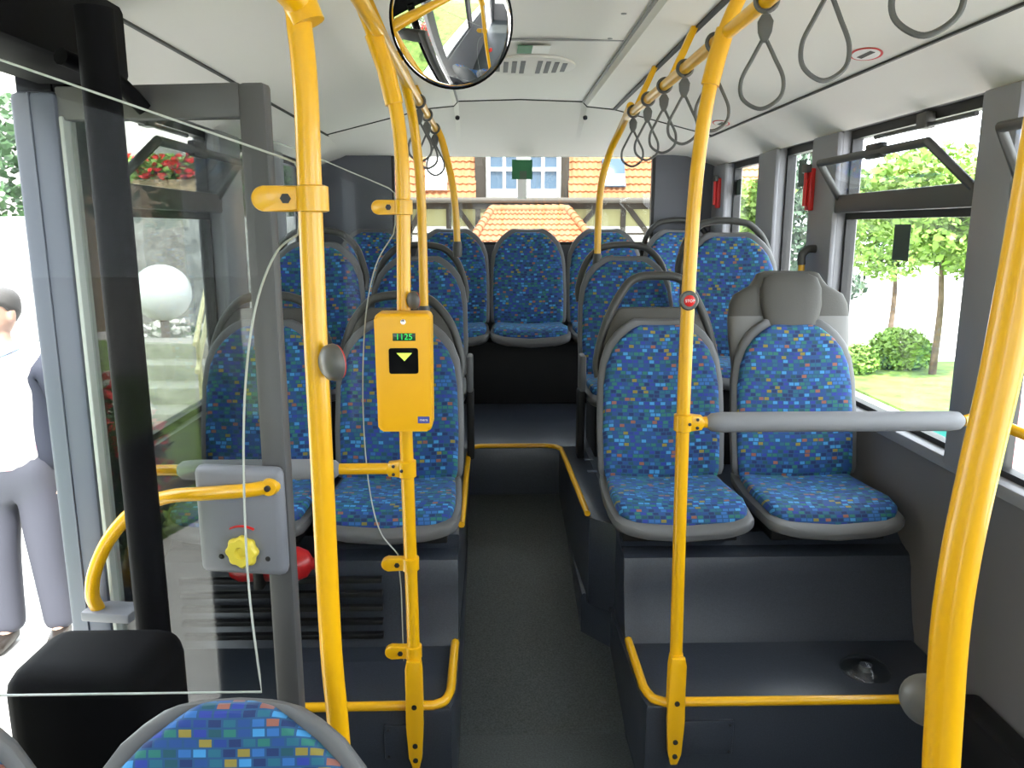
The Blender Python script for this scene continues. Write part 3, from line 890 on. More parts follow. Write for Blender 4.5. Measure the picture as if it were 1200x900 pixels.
# stop buttons
def stop_button(c, axis, r, label, face='button_grey', ring='lamp_red'):
    ax = Vector(axis).normalized()
    c = Vector(c)
    t = thing('stop_button', label, 'button', c, 'stop buttons')
    MB().lathe([(0, -r * .55), (r * .6, -r * .5), (r * .92, -r * .25), (r, .0), (r, r * .22), (r * .92, r * .30)], c, ax, 26).build('housing', 'button_grey', t)
    MB().lathe([(r * .93, r * .28), (r * .93, r * .36), (r * .72, r * .40)], c, ax, 26).build('ring', ring, t, 'ring round the push face')
    MB().lathe([(r * .70, r * .34), (r * .62, r * .46), (0, r * .50)], c, ax, 22).build('push_face', face, t)
    return t
pA = P(373, 425, YA); stop_button(P(389, 425, YA - .028), (.78, .62, .05), .0275, 'big round grey stop button on the thick near pole', 'red')
stop_button(P(484, 352, YBP - .025), (.78, .62, .05), .0225, 'grey stop button just above the ticket machine', 'red')
t = thing('stop_button', 'red faced stop button on the strap side pole', 'button', P(806, 352, YBP - .03), 'stop buttons')
cc = P(806.5, 352, YBP - .022)
MB().lathe([(.012, .004), (.024, .0), (.025, -.008), (.021, -.014)][::-1], cc, (0, 1, 0), 26).build('housing', 'button_grey', t)
MB().lathe([(.0, -.019), (.010, -.018), (.0155, -.013), (.016, -.008)], cc, (0, 1, 0), 24).build('push_face', 'red', t, 'red push face')
text_mesh('lettering', 'STOP', .010, 'white', t, cc + Vector((0, -.0193, 0)), FACE_CAM)
stop_button(P(1090, 822, YFP + .025) + Vector((-.002, 0, 0)), (.5, .85, .0), .0285, 'grey stop button on the leaning near pole', 'button_grey', 'button_grey')

# glass screens
def screen(edge, rest, y, label, th=.006):
    """edge: visible free edge (list of points), rest: remaining outline"""
    t = thing('glass_screen', label, 'screen', (sum(p_.x for p_ in edge) / len(edge), y, min(p_.z for p_ in edge + rest)))
    out = edge + rest
    MB().prism([(p_.x, y, p_.z) for p_ in out], (0, th, 0)).build('pane', 'screen', t)
    MB().tube([(p_.x, y + th / 2, p_.z) for p_ in edge], .0019, 6).build('polished_edge', 'edge', t, 'pale polished edge')
    return t
YS = YA + .02
e1 = [P(-260, -22, YS), P(0, 70, YS), P(180, 132, YS), P(335, 186, YS), P(345, 190, YS), P(349, 198, YS), P(350, 215, YS), P(350, 262, YS)] + spline([P(349, 274, YS), P(322, 298, YS), P(299, 360, YS), P(287, 450, YS), P(285, 560, YS), P(291, 690, YS), P(306, 812, YS)], 6)
e1 = [p_ if p_.x > XL + .01 else Vector((XL + .01, p_.y, p_.z)) for p_ in e1]
e1.append(Vector((XL + .01, YS, e1[-1].z)))
screen(e1, [], YS, 'clear glass screen held by the thick near pole, behind the near seats')
YS2 = YBP + .018
e2 = [P(352, 176, YS2), P(400, 197, YS2), P(455, 220, YS2), P(462, 226, YS2), P(463, 240, YS2), P(463, 262, YS2)] + spline([P(461, 274, YS2), P(440, 312, YS2), P(428, 375, YS2), P(425, 470, YS2), P(431, 560, YS2), P(444, 620, YS2), P(466, 650, YS2)], 6) + [P(470, 690, YS2), P(473, 775, YS2)]
l0 = Vector((-.60, YS2, e2[0].z + .04))
screen([l0] + e2, [Vector((-.60, YS2, e2[-1].z))], YS2, 'clear glass screen held by the ticket machine pole')

# ticket validator
VY = 1.945
v0, v1 = P(440, 367, VY), P(508, 502, VY)
vc = (v0 + v1) / 2
t = thing('ticket_validator', 'yellow ticket validator box with green display and arrow slot', 'ticket machine', (vc.x, VY, v1.z))
W2, H2 = (v1.x - v0.x) / 2, (v0.z - v1.z) / 2
pts = []
def rrect(w, h, r, n=5, bulge=0):
    out = []
    for cx, cz, a0 in ((w - r, h - r, 0), (-w + r, h - r, 90), (-w + r, -h + r, 180), (w - r, -h + r, 270)):
        for i in range(n + 1):
            a = rad(a0 + 90 * i / n)
            out.append((cx + r * math.cos(a), cz + r * math.sin(a)))
    return out
MB().prism([(vc.x + a * (1 - .03 * (b2 < 0)), VY - .03, vc.z + b2 + (.006 * (1 - (a / W2) ** 2) if b2 > 0 else 0)) for a, b2 in rrect(W2, H2, .012)], (0, .085, 0), .008, 3).build('case', 'validator_yellow', t)
fy = VY - .0305
d0 = P(473.5, 395, fy)
MB().box(d0.x - .028, d0.x + .028, fy - .001, fy + .002, d0.z - .0095, d0.z + .0095, .001).build('display', 'screen_dark', t, 'green lit display')
text_mesh('digits', '1125', .021, 'led_green', t, (d0.x, fy - .0016, d0.z), FACE_CAM)
s0 = P(473, 423, fy)
MB().prism([(s0.x + a, fy - .0015, s0.z + b2) for a, b2 in rrect(.036, .032, .006)], (0, .004, 0)).build('ticket_slot', 'black', t, 'black ticket slot window')
a0 = P(474, 418, fy)
MB().prism([(a0.x - .019, fy - .003, a0.z + .0095), (a0.x + .019, fy - .003, a0.z + .0095), (a0.x, fy - .003, a0.z - .0105)], (0, .001, 0)).build('arrow', 'arrow', t, 'yellow green arrow pointing down')
sc = P(472.5, 377, fy); MB().lathe([(.0075, 0), (.0065, .004), (.003, .004), (0, .002)], sc, (0, -1, 0), 14).build('screw', 'chrome', t)
lb = P(496.5, 492, fy); o = MB().box(lb.x - .0145, lb.x + .0145, fy - .0008, fy + .001, lb.z - .0085, lb.z + .0085).build('maker_label', 'blue_label', t, 'small blue label')
text_mesh('lettering', 'mera', .010, 'white', o, (lb.x, fy - .0012, lb.z), FACE_CAM)

# round convex mirror
t = thing('round_mirror', 'round convex mirror with black rim under the ceiling', 'mirror', (0, 0, 0))
mc = P(527, 25, 1.96); mr = 76 * 1.81 / F
ax = Vector((-.30, -1, -.34)).normalized()
rc = .62
prof = []
for i in range(13):
    r_ = mr * (1 - i / 12)
    prof.append((r_, math.sqrt(rc * rc - r_ * r_) - math.sqrt(rc * rc - mr * mr)))
t.location = mc
MB().lathe([(mr * .99, -.012)] + prof, mc, ax, 64).build('mirror_face', 'mirror', t, smooth=180)
MB().lathe([(mr * .90, -.016), (mr - .003, -.012), (mr + .002, -.004), (mr + .001, .001), (mr - .002, .000)], mc, ax, 64).build('rim', 'black', t)
MB().tube(spline([mc - ax * .02, mc - ax * .06 + Vector((0, .01, .03)), Vector((mc.x, mc.y + .09, 2.28))], 6), .010, 10).build('mount_arm', 'black', t)

# ceiling vent, stickers, speakers screws
t = thing('ceiling_vent', 'slotted air vent in the middle of the ceiling', 'vent', (CX - .05, 3.52, 2.27))
vcx, vy = P(622, 80, 3.5).x, 3.52
MB().prism([(vcx + .19 * math.cos(2 * math.pi * i / 32), vy + .20 * math.sin(2 * math.pi * i / 32), 2.270) for i in range(32)], (0, 0, .012), .003).build('plate', 'ceiling', t)
for i in range(9):
    xx = -.14 + i * .035
    if abs(xx) < .01: continue
    hl = .13 * math.sqrt(1 - (xx / .19) ** 2)
    MB().box(vcx + xx - .010, vcx + xx + .010, vy - hl, vy + hl, 2.2685, 2.272).build('slot', 'rubber', t)
t = thing('ceiling_sticker', 'green and white emergency sticker on the ceiling before the vent', 'sticker', (P(625, 60, 3.2).x, 3.2, 2.272))
sx = P(625, 60, 3.2).x
MB().box(sx - .062, sx - .005, 3.13, 3.26, 2.271, 2.273).build('green_field', 'green_sticker', t)
MB().box(sx - .005, sx + .062, 3.13, 3.26, 2.271, 2.273).build('white_field', 'white', t)
def on_slope(px, py, s=1):
    d = ray(px, py)
    # plane of the sloping ceiling panel between |x|=.51,z=2.235 and |x|=1.05,z=2.10
    k_ = (2.10 - 2.235) / .54
    # z = 2.235 + k*(s*(x-CX) - .51)
    tt = (2.235 + k_ * (-s * CX - .51) - H) / (d.z - k_ * s * d.x)
    return Vector((0, 0, H)) + d * tt
nslope = Vector((-.135, 0, -.54)).normalized()
for px, py, lab, w_, mm in ((1015, 63, 'red and white oval sticker on the sloping ceiling behind the straps', (.075, .032), 'red'), (845, 144, 'red and white oval sticker on the sloping ceiling close to the strap side pole', (.075, .032), 'red')):
    c = on_slope(px, py)
    t = thing('oval_sticker', lab, 'sticker', c, 'oval ceiling stickers')
    U = Vector((0, -1, 0)); V_ = nslope.cross(U)
    def ell(a, b2, off): return [c + U * (a * math.cos(2 * math.pi * i / 28)) + V_ * (b2 * math.sin(2 * math.pi * i / 28)) + nslope * off for i in range(28)]
    MB().prism(ell(.075, .04, .001), nslope * .001).build('red_border', 'red', t)
    MB().prism(ell(.066, .033, .0022), nslope * .0006).build('white_field', 'white', t)
    MB().prism([c + U * a + V_ * b2 + nslope * .003 for a, b2 in ((-.045, -.008), (.045, -.008), (.045, .008), (-.045, .008))], nslope * .0006).build('bar', 'head_dark', t)
for i, (px, py) in enumerate(((536, 137), (686, 137))):
    p_ = P(px, py, 4.52)
    tag(MB().lathe([(.013, 0), (.012, .01), (0, .012)], (p_.x, 4.53, p_.z + .0), (0, -.6, -.8), 12).build('dome_screw', 'rubber'), 'black screw cap in the rear dome, ' + ('on the mirror side' if i == 0 else 'on the strap side'), 'screw cap', 'rear dome screw caps')
for i, (px, py) in enumerate(((715, 46), (731, 17))):
    d = ray(px, py); p_ = Vector((0, 0, H)) + d * ((2.274 - H) / d.z)
    tag(MB().lathe([(.010, 0), (.009, .004), (0, .005)], (p_.x, p_.y, 2.279), (0, 0, -1), 12).build('ceiling_screw', 'soft_seam'), 'grey ceiling screw beside the joint, ' + ('nearer the vent' if i == 0 else 'farther from the vent'), 'screw cap', 'middle ceiling screws')
# window stickers
def flat_sticker(x0, x1, y, z0, z1, label, m='green_sticker', fig=True):
    t = thing('window_sticker', label, 'sticker', ((x0 + x1) / 2, y, z0), 'window stickers')
    MB().box(x0, x1, y - .001, y, z0, z1).build('field', m, t)
    if fig: MB().box(x0 + (x1 - x0) * .38, x1 - (x1 - x0) * .28, y - .002, y - .001, z0, z0 + (z1 - z0) * .42).build('figure', 'leaf_blue', t)
a_, c2 = P(600, 210, YB + .02), P(624, 187, YB + .02)
flat_sticker(a_.x, c2.x, YB + .028, a_.z, c2.z, 'green square exit sticker at the top of the rear window')
a_, c2 = P(606.5, 233, YB + .02), P(617, 210, YB + .02)
flat_sticker(a_.x, c2.x, YB + .028, a_.z, c2.z, 'small white sticker below the green one on the rear window', 'white', False)
def side_sticker(px0, px1, py0, py1, label, m):
    x = XR + .046
    d0, d1 = ray(px0, py0), ray(px1, py1)
    A = Vector((0, 0, H)) + d0 * (x / d0.x); B = Vector((0, 0, H)) + d1 * (x / d1.x)
    o = MB(); o.box(x - .001, x, min(A.y, B.y), max(A.y, B.y), min(A.z, B.z), max(A.z, B.z))
    tag(o.build('window_sticker', m), label, 'sticker', 'window stickers')
side_sticker(1049, 1064, 263, 306, 'dark green upright sticker on the big right window', 'dark_sticker')
side_sticker(937, 944, 188, 218, 'dark green sticker beside the nearer red hammer', 'dark_sticker')
side_sticker(858, 868, 212, 228, 'small dark square sticker on the rearmost right window', 'dark_sticker')
# emergency hammers
def hammer(y, z, h, label):
    t = thing('emergency_hammer', label, 'hammer', (XR - .03, y, z), 'emergency hammers')
    MB().box(XR - .045, XR - .024, y - .025, y + .025, z, z + h * .92, .005).build('holder', 'red', t)
    MB().tube([(XR - .055, y, z + h * .1), (XR - .055, y, z + h * .85)], .009, 10).build('handle', 'red', t)
    MB().box(XR - .066, XR - .044, y - .03, y + .03, z + h * .82, z + h, .004).build('head', 'hopper', t, 'dark hammer head')
hammer(3.40, 1.675, .19, 'red emergency hammer on the pillar beside the big right window')
hammer(4.80, 1.72, .19, 'red emergency hammer in the far right corner by the rear window')
# extinguisher
t = thing('fire_extinguisher', 'red extinguisher lying under the seat behind the ticket machine', 'fire extinguisher', (-.50, 2.29, .27))
MB().lathe([(0, 0), (.04, .005), (.052, .03), (.052, .20), (.04, .23), (.018, .245), (.018, .27), (0, .27)], (-.80, 2.25, .60), (1, 0, 0), 22).build('cylinder', 'red_ext', t)
MB().box(-.545, -.515, 2.23, 2.27, .575, .625, .005).build('valve', 'rubber', t)
MB().box(-.72, -.69, 2.19, 2.34, .54, .66, .008).build('strap', 'rubber', t)
# podium details
dp = P(1014, 782, 2.2); 
t = thing('floor_dome', 'low clear dome on the platform floor before the window seat', 'dome', (1.06, 2.2, .27))
dz = .27
d = ray(1014, 785); pp = Vector((0, 0, H)) + d * ((dz - H) / d.z)
t.location = (pp.x, pp.y, dz)
MB().lathe([(.075, 0), (.072, .008), (.055, .025), (.03, .036), (0, .04)], (pp.x, pp.y, dz), (0, 0, 1), 28).build('cover', 'dome', t)
MB().lathe([(.02, 0), (.018, .018), (0, .02)], (pp.x, pp.y, dz), (0, 0, 1), 16).build('core', 'chrome', t)
for x0, x1, l in ((.51, .68, 'small textured plate on the front of the right platform'), (-.315, -.22, 'small screwed plate on the front of the ticket machine platform')):
    t = thing('cover_plate', l, 'plate', ((x0 + x1) / 2, 1.995, .12), 'platform cover plates')
    MB().box(x0, x1, 1.99, 2.004, .115, .225, .005).build('plate', 'podium', t)
    for sx_ in (x0 + .012, x1 - .012):
        for sz_ in (.128, .212): MB().lathe([(.004, 0), (.004, .002), (0, .003)], (sx_, 1.99, sz_), (0, -1, 0), 8).build('screw', 'bolt', t)
for (px, py, l) in ((688, 538, 'small floor hatch beside the step, the farther one'), (692, 552, 'small floor hatch beside the step, the nearer one')):
    d = ray(px, py); pp = Vector((0, 0, H)) + d * ((.587 - H) / d.z)
    tag(MB().box(pp.x - .012, pp.x + .028, pp.y - .012, pp.y + .012, .584, .589, .001).build('floor_hatch', 'alu'), l, 'hatch', 'raised floor hatches')

# ================================================================== OUTSIDE
GZ = -.34
mb = MB(); mb.box(-60, 60, -30, 70, GZ - .2, GZ)
struct(mb, 'ground', 'pavement', 'pale sunlit pavement around the bus', 'ground')
mb = MB(); mb.box(4.4, 14, 3, 11.2, GZ, GZ + .03)
struct(mb, 'lawn', 'lawn', 'sunlit lawn with young trees outside the right windows', 'lawn')
mb = MB(); mb.box(-9, -3.6, 5.2, 10, GZ, GZ + .03)
struct(mb, 'lawn', 'lawn', 'small lawn below the stone steps outside the door side window', 'lawn')

def leaf_mesh(name, blobs, n, size, m, parent, seed, shell=.55, up=0):
    rg = random.Random(seed)
    vs, fs = [], []
    tot = sum(b[3] * b[4] * b[5] for b in blobs)
    base = wloc(parent)
    for bl in blobs:
        c = Vector(bl[:3]); rr = Vector(bl[3:6])
        for i in range(int(n * bl[3] * bl[4] * bl[5] / tot)):
            while 1:
                q = Vector((rg.uniform(-1, 1), rg.uniform(-1, 1), rg.uniform(-1, 1)))
                if shell * .4 < q.length < 1 and (q.length > shell or rg.random() < .3): break
            p_ = c + Vector((q.x * rr.x, q.y * rr.y, q.z * rr.z)) - base
            a = Vector((rg.gauss(0, 1), rg.gauss(0, 1), rg.gauss(0, .6))).normalized()
            b2 = a.cross(Vector((rg.gauss(0, 1), rg.gauss(0, 1), rg.gauss(0, 1)))).normalized()
            s_ = size * rg.uniform(.6, 1.3)
            k0 = len(vs)
            vs += [p_ - a * s_, p_ + b2 * s_ * .55, p_ + a * s_, p_ - b2 * s_ * .55]
            fs.append((k0, k0 + 1, k0 + 2, k0 + 3))
    me = bpy.data.meshes.new(name)
    me.from_pydata(vs, [], fs)
    return link_mesh(name, me, m, parent, world=False)
def at(px, py, zc):           # a point at optical depth zc
    return Vector((0, 0, H)) + ray(px, py) * zc
def tree(base, h, r, label, m='leaf', n=2600, trunk=.05, seed=1, blobs=None, size=.09):
    t = thing('tree', label, 'tree', base, 'trees outside the bus')
    b = Vector(base)
    rg = random.Random(seed)
    tp = [b, b + Vector((.03, .02, h * .3)), b + Vector((-.02, .03, h * .6)), b + Vector((0.02, 0, h * .9))]
    MB().tube(spline(tp, 5), [trunk * (1 - .6 * i / 15) for i in range(16)], 10).build('trunk', 'bark', t)
    if blobs is None:
        blobs = []
        for i in range(9):
            a = rg.uniform(0, 6.28)
            q = rg.uniform(.2, .75) * r
            blobs.append((b.x + q * math.cos(a), b.y + q * math.sin(a), b.z + h * .72 + rg.uniform(-.5, .5) * r, r * rg.uniform(.45, .65), r * rg.uniform(.45, .65), r * rg.uniform(.30, .48)))
    leaf_mesh('crown', blobs, n, size, m, t, seed)
    return t
def gp(px, py, dz=0):
    d = ray(px, py)
    return Vector((0, 0, H)) + d * ((GZ + dz - H) / d.z)
b1 = gp(1092, 441); b2_ = gp(1042, 398)
tree(b1, 2.95, 1.15, 'young tree with straight trunk standing before the big right window', n=8000, seed=3, size=.062)
tree(b2_, 2.75, 1.1, 'thinner young tree farther back outside the big right window', n=6500, seed=5, size=.062)
tree(Vector((8.2, 7.0, GZ)), 3.2, 1.2, 'young tree beside the leaning pole outside the right window', n=4500, seed=8, size=.065)
cb = gp(936, 400); cb = Vector((6.6, 16.6, GZ))
t = tree(cb, 7.5, 1.2, 'tall blue grey conifer outside the narrow right window', 'leaf_blue', 5200, .09, 11, blobs=[(cb.x, cb.y, GZ + .8 + i * .62, 1.25 - i * .095, 1.25 - i * .095, .45) for i in range(11)])
tree(Vector((6.35, 19.0, GZ)), 3.0, 1.1, 'leafy tree outside the rearmost right window', n=3200, seed=15)
def bush(c, rx, rz, label, m='leaf_dark', n=1500, seed=2, size=.06):
    t = thing('bush', label, 'bush', c, 'bushes outside the bus')
    c = Vector(c)
    leaf_mesh('foliage', [(c.x, c.y, c.z + rz, rx, rx, rz), (c.x + rx * .6, c.y, c.z + rz * .8, rx * .6, rx * .6, rz * .75), (c.x - rx * .6, c.y, c.z + rz * .7, rx * .55, rx * .5, rz * .65)], n, size, m, t, seed)
    MB().tube([c, c + Vector((.02, .02, rz * 1.2))], .025, 7).build('stem', 'bark', t)
    return t
bush(gp(1052, 434), .40, .30, 'dark round bush on the lawn outside the big right window', 'leaf', 3200, 4, .04)
bush(gp(1003, 440), .26, .22, 'pale bush beside the grey headrest outside the right window', 'leaf', 1700, 6, .038)
# small coloured things outside right
q = at(1119, 511, 4.6)
t = thing('litter_bin', 'turquoise bin outside behind the padded bar', 'bin', (q.x, q.y, GZ))
MB().lathe([(.10, GZ), (.13, q.z + .06), (.12, q.z + .06), (.0, q.z + .04)], (q.x, q.y, 0), (0, 0, 1), 18).build('body', 'teal', t)
MB().tube([(q.x + .13 * math.cos(a), q.y + .13 * math.sin(a), q.z + .06) for a in [2 * math.pi * i / 18 for i in range(18)]], .012, 8, closed=True).build('rim', 'teal', t)
q = at(1203, 480, 4.0)
t = thing('pink_kiosk', 'pink stand outside behind the leaning pole', 'stand', (q.x, q.y, GZ))
MB().box(q.x - .18, q.x + .35, q.y - .2, q.y + .2, GZ, q.z + .10, .02).build('body', 'pink', t)
MB().box(q.x - .22, q.x + .39, q.y - .24, q.y + .24, q.z + .10, q.z + .13, .01).build('top_board', 'white', t)

# --- left side garden seen through the door side window
st = at(200, 300, 13.5)
wy = st.y
t = MB(); t.box(-12, -3.0, wy, wy + .5, GZ, 1.80, .03)
tag(t.build('stone_wall', 'stones'), 'grey natural stone wall outside the door side window', 'stone wall', kind='structure')
pl0, pl1 = at(120, 255, 13.2), at(246, 196, 13.2)
t = thing('flower_box', 'wooden flower box with red geraniums on the stone wall', 'flower box', ((pl0.x + pl1.x) / 2, wy + .25, 1.8))
MB().box(pl0.x, pl1.x, wy + .02, wy + .42, 1.803, 2.42, .02).build('box', 'wood', t)
leaf_mesh('foliage', [(pl0.x + (pl1.x - pl0.x) * (i + .5) / 6, wy + .2, 2.58, .22, .24, .26) for i in range(6)], 1100, .08, 'leaf', t, 21)
leaf_mesh('blossom', [(pl0.x + (pl1.x - pl0.x) * (i + .5) / 6, wy + .08, 2.62, .22, .22, .24) for i in range(6)], 330, .07, 'petal_red', t, 22)
for x0, px, l in ((0, 60, 'dark evergreen above the stone wall, nearer the door post'), (1, 300, 'dark evergreen above the stone wall, behind the door frame')):
    c = at(px, 200, 16.2); c.z = GZ
    tree(c, 4.2, 1.7, l, 'leaf_dark', 2600, .08, 31 + x0, size=.12)
# house wall behind
q = at(60, 100, 17)
t = MB(); t.box(-16, -4.2, wy + 6, wy + 6.4, GZ, 6.5, .02)
tag(t.build('garden_house', 'stone_step'), 'pale rendered house wall rising behind the stone wall', 'house', kind='structure')
lp = at(190, 343, 9.4)
t = thing('globe_lamp', 'white globe lamp on a short post by the steps outside', 'lamp', (lp.x, lp.y, GZ))
MB().lathe([(.335 * math.sin(math.pi * i / 16), -.335 * math.cos(math.pi * i / 16)) for i in range(17)], lp, (0, 0, 1), 28).build('globe', 'globe', t)
MB().tube([(lp.x, lp.y, GZ), (lp.x, lp.y, lp.z - .3)], .05, 12).build('post', 'bark', t)
t = thing('garden_steps', 'flight of pale stone steps outside the door side window', 'steps', gp(190, 505))
g0 = gp(195, 505)
for i in range(4):
    MB().box(g0.x - 1.1 - .1 * i, g0.x + .32, g0.y + i * .42, g0.y + i * .42 + .5, GZ, GZ + .17 * (i + 1), .015).build('step', 'stone_step', t)
t = thing('stair_railing', 'yellowish metal railing beside the stone steps outside', 'railing', (g0.x + .3, g0.y, GZ))
for dz in (.62, .88):
    MB().tube([(g0.x + .42, g0.y - .2, GZ + dz), (g0.x + .0, g0.y + 1.6, GZ + dz + .72)], .025, 10).build('bar', 'rail_metal', t)
for f in (.1, .9):
    MB().tube([(g0.x + .42 - .42 * f, g0.y - .2 + 1.8 * f, GZ), (g0.x + .42 - .42 * f, g0.y - .2 + 1.8 * f, GZ + .90 + .72 * f)], .022, 10).build('post', 'rail_metal', t)
def flowers(c, rx, rz, label, m, seed, n=300):
    t = thing('flower_bed', label, 'flowers', c, 'flower beds by the door')
    c = Vector(c)
    leaf_mesh('foliage', [(c.x, c.y, c.z + rz * .8, rx, rx, rz)], int(n * 1.6), .06, 'leaf_dark', t, seed)
    leaf_mesh('blossom', [(c.x, c.y, c.z + rz, rx, rx, rz)], n, .05, m, t, seed + 1, shell=.8)
flowers(gp(243, 470) + Vector((.25, 0, 0)), .26, .33, 'red flowers beside the globe lamp outside', 'petal_red', 41)
flowers(gp(205, 440), .55, .40, 'white flowers behind the stone steps outside', 'petal_white', 43, 420)
# beds mirrored in the door glass, in front of the door opening
flowers(Vector((-3.2, -.6, GZ)), .42, .55, 'red flowers beside the pavement facing the door', 'petal_red', 45, 420)
flowers(Vector((-4.6, -1.6, GZ)), .8, .45, 'white flowers on the bank facing the door', 'petal_white', 47, 500)
t = MB(); t.box(-11.6, -11, -16, 1.6, GZ, 8, .02)  # added out of view to block sky and dim the door glass reflections
tag(t.build('sky_block_house', 'wood'), 'brown house front added across the lawn to block sky from the door glass', 'house', kind='structure')
tree(Vector((-6.5, -3.6, GZ)), 4.6, 2.2, 'broad dark tree facing the open door', 'leaf_dark', 3600, .12, 51, size=.13)
tree(Vector((-6.2, 5.2, GZ)), 4.0, 1.3, 'light green garden tree beyond the open door at the picture edge', 'leaf', 2600, .07, 53)
mb = MB(); mb.box(-12, -2.9, -8, 1.4, GZ, GZ + .04)
struct(mb, 'lawn', 'lawn', 'lawn across the pavement facing the open door', 'lawn')

# --- house behind the rear window
ZH = 25.0
def hp_(px, py, z=ZH): return at(px, py, z)
yh = hp_(612, 240).y
eave_z = hp_(612, 236).z
house = thing('half_timbered_house', 'half timbered house with orange tiled roof behind the rear window', 'house', (.8, yh, GZ))
X0, X1 = -7.5, 9.5
MB().box(X0, X1, yh, yh + 6, GZ, eave_z, 0).build('wall', 'cream', house, 'cream plaster wall')
zs = hp_(612, 265).z
MB().box(X0, X1, yh - .03, yh, GZ, zs).build('lower_wall', 'white_wall', house, 'lower wall band painted white for sunlight')  # sunlit foot of the wall, its brightness put into the colour
def beam(pxa, pya, pxb, pyb, w=.16, nm='timber_beam'):
    a, b2 = hp_(pxa, pya), hp_(pxb, pyb)
    d = (b2 - a); d.y = 0; L_ = d.length; d.normalize()
    nrm = Vector((d.z, 0, -d.x)) * w / 2
    a.y = b2.y = yh - .06
    MB().prism([a + nrm, a - nrm, b2 - nrm, b2 + nrm], (0, .07, 0)).build(nm, 'timber', house)
MB().box(X0, X1, yh - .08, yh, hp_(612, 245).z, eave_z).build('timber_beam', 'timber', house)
for p_ in ((526, 240, 526, 284), (560, 240, 560, 284), (731, 240, 731, 284), (497, 240, 480, 272), (480, 240, 480, 284), (533, 240, 556, 272), (735, 241, 762, 275), (703, 240, 683, 262), (775, 240, 775, 284), (450, 240, 450, 284)):
    beam(*p_)
MB().box(X0, X1, yh - .05, yh, hp_(612, 274).z - .03, hp_(612, 274).z + .03).build('timber_beam', 'timber', house)
MB().tube([(X0, yh - .48, eave_z + .02), (X1, yh - .48, eave_z + .02)], .09, 10).build('gutter', 'gutter', house)
# tiled roof, wavy pantiles
def tile_roof(name, A, B, C, D, nu, nv, parent, amp=.05):
    """A,B lower left/right, C,D upper right/left"""
    A, B, C, D = map(Vector, (A, B, C, D))
    nrm = (B - A).cross(D - A).normalized()
    if nrm.y > 0: nrm = -nrm
    bm = bmesh.new()
    su = nu * 6
    rows = []
    for j in range(nv):
        for e in (0, 1):
            v = (j + e) / nv
            row = []
            for i in range(su + 1):
                u = i / su
                p_ = (A.lerp(B, u)).lerp(D.lerp(C, u), v)
                ph = u * nu * 2 * math.pi
                row.append(bm.verts.new(p_ + nrm * (amp * (.5 + .5 * math.cos(ph)) + (.055 if e == 0 else .0))))
            rows.append(row)
    for r0, r1 in zip(rows[:-1], rows[1:]):
        for i in range(su): bm.faces.new((r0[i], r0[i + 1], r1[i + 1], r1[i]))
    # thickness
    r = bmesh.ops.extrude_face_region(bm, geom=list(bm.faces))
    for g in r['geom']:
        if isinstance(g, bmesh.types.BMVert): g.co -= nrm * .12
    m_ = MB(); m_.bm.free(); m_.bm = bm
    return m_.build(name, 'tiles', parent)
ye = yh - .45
run, rise = 3.0, 5.2
ez0 = eave_z + .03
tile_roof('roof', (X0, ye, ez0), (hp_(558, 230).x, ye, ez0), (hp_(558, 230).x, ye + run, ez0 + rise), (X0, ye + run, ez0 + rise), 34, 22, house)
tile_roof('roof', (hp_(665, 230).x, ye, ez0), (X1, ye, ez0), (X1, ye + run, ez0 + rise), (hp_(665, 230).x, ye + run, ez0 + rise), 40, 22, house)
# dormer
dx0, dx1 = hp_(557, 230).x, hp_(666, 230).x
MB().box(dx0, dx1, yh - .2, yh + 3.5, ez0 - .02, ez0 + 2.9).build('dormer', 'timber', house, 'dark dormer cheeks')
wx0, wx1 = hp_(570, 230).x, hp_(656, 230).x
wz0, wz1 = hp_(612, 234).z, hp_(612, 179).z
df = MB(); fy = yh - .24
zmid0, zmid1 = hp_(612, 200).z, hp_(612, 222).z
fk = [0]
def fr(x0, x1, z0, z1):
    fk[0] += 1; df.box(x0, x1, fy - .03 - .003 * fk[0], fy + .05 + .003 * fk[0], z0 + .001 * fk[0], z1 + .001 * fk[0])
fr(wx0, wx1, wz0, zmid1); fr(wx0, wx1, wz1 - .12, wz1 + .25); fr(wx0, wx0 + .13, wz0, wz1); fr(wx1 - .13, wx1, wz0, wz1)
xm = (wx0 + wx1) / 2; fr(xm - .22, xm + .22, wz0, wz1)
for x in ((wx0 + xm) / 2 - .02, (wx1 + xm) / 2 + .02): fr(x - .05, x + .05, wz0, wz1)
fr(wx0, wx1, zmid0 - .06, zmid0 + .06)
wn = df.build('dormer_window', 'window_white', house, 'white framed dormer window')
MB().box(wx0 + .05, wx1 - .05, fy + .02, fy + .04, wz0 + .1, wz1).build('pane', 'house_glass', wn)
for pxa, pxb, pya, pyb in ((500, 525, 180, 224), (705, 731, 186, 220)):
    a, b2 = hp_(pxa, pyb), hp_(pxb, pya)
    def sl(z): return ye + run * (z - ez0) / rise - .12
    m_ = MB(); m_.prism([(a.x, sl(a.z) - .02, a.z), (b2.x, sl(a.z) - .02, a.z), (b2.x, sl(b2.z) - .02, b2.z), (a.x, sl(b2.z) - .02, b2.z)], (0, -.06, 0), .02)
    sk = m_.build('skylight', 'window_white' if pxa < 600 else 'house_glass', house, 'roof window')
    if pxa > 600:
        z2 = a.z + (b2.z - a.z) * .45
        MB().prism([(a.x + .03, sl(a.z) - .09, a.z + .05), (b2.x - .03, sl(a.z) - .09, a.z + .05), (b2.x - .03, sl(z2) - .09, z2), (a.x + .03, sl(z2) - .09, z2)], (0, -.02, 0)).build('blind', 'window_white', sk)
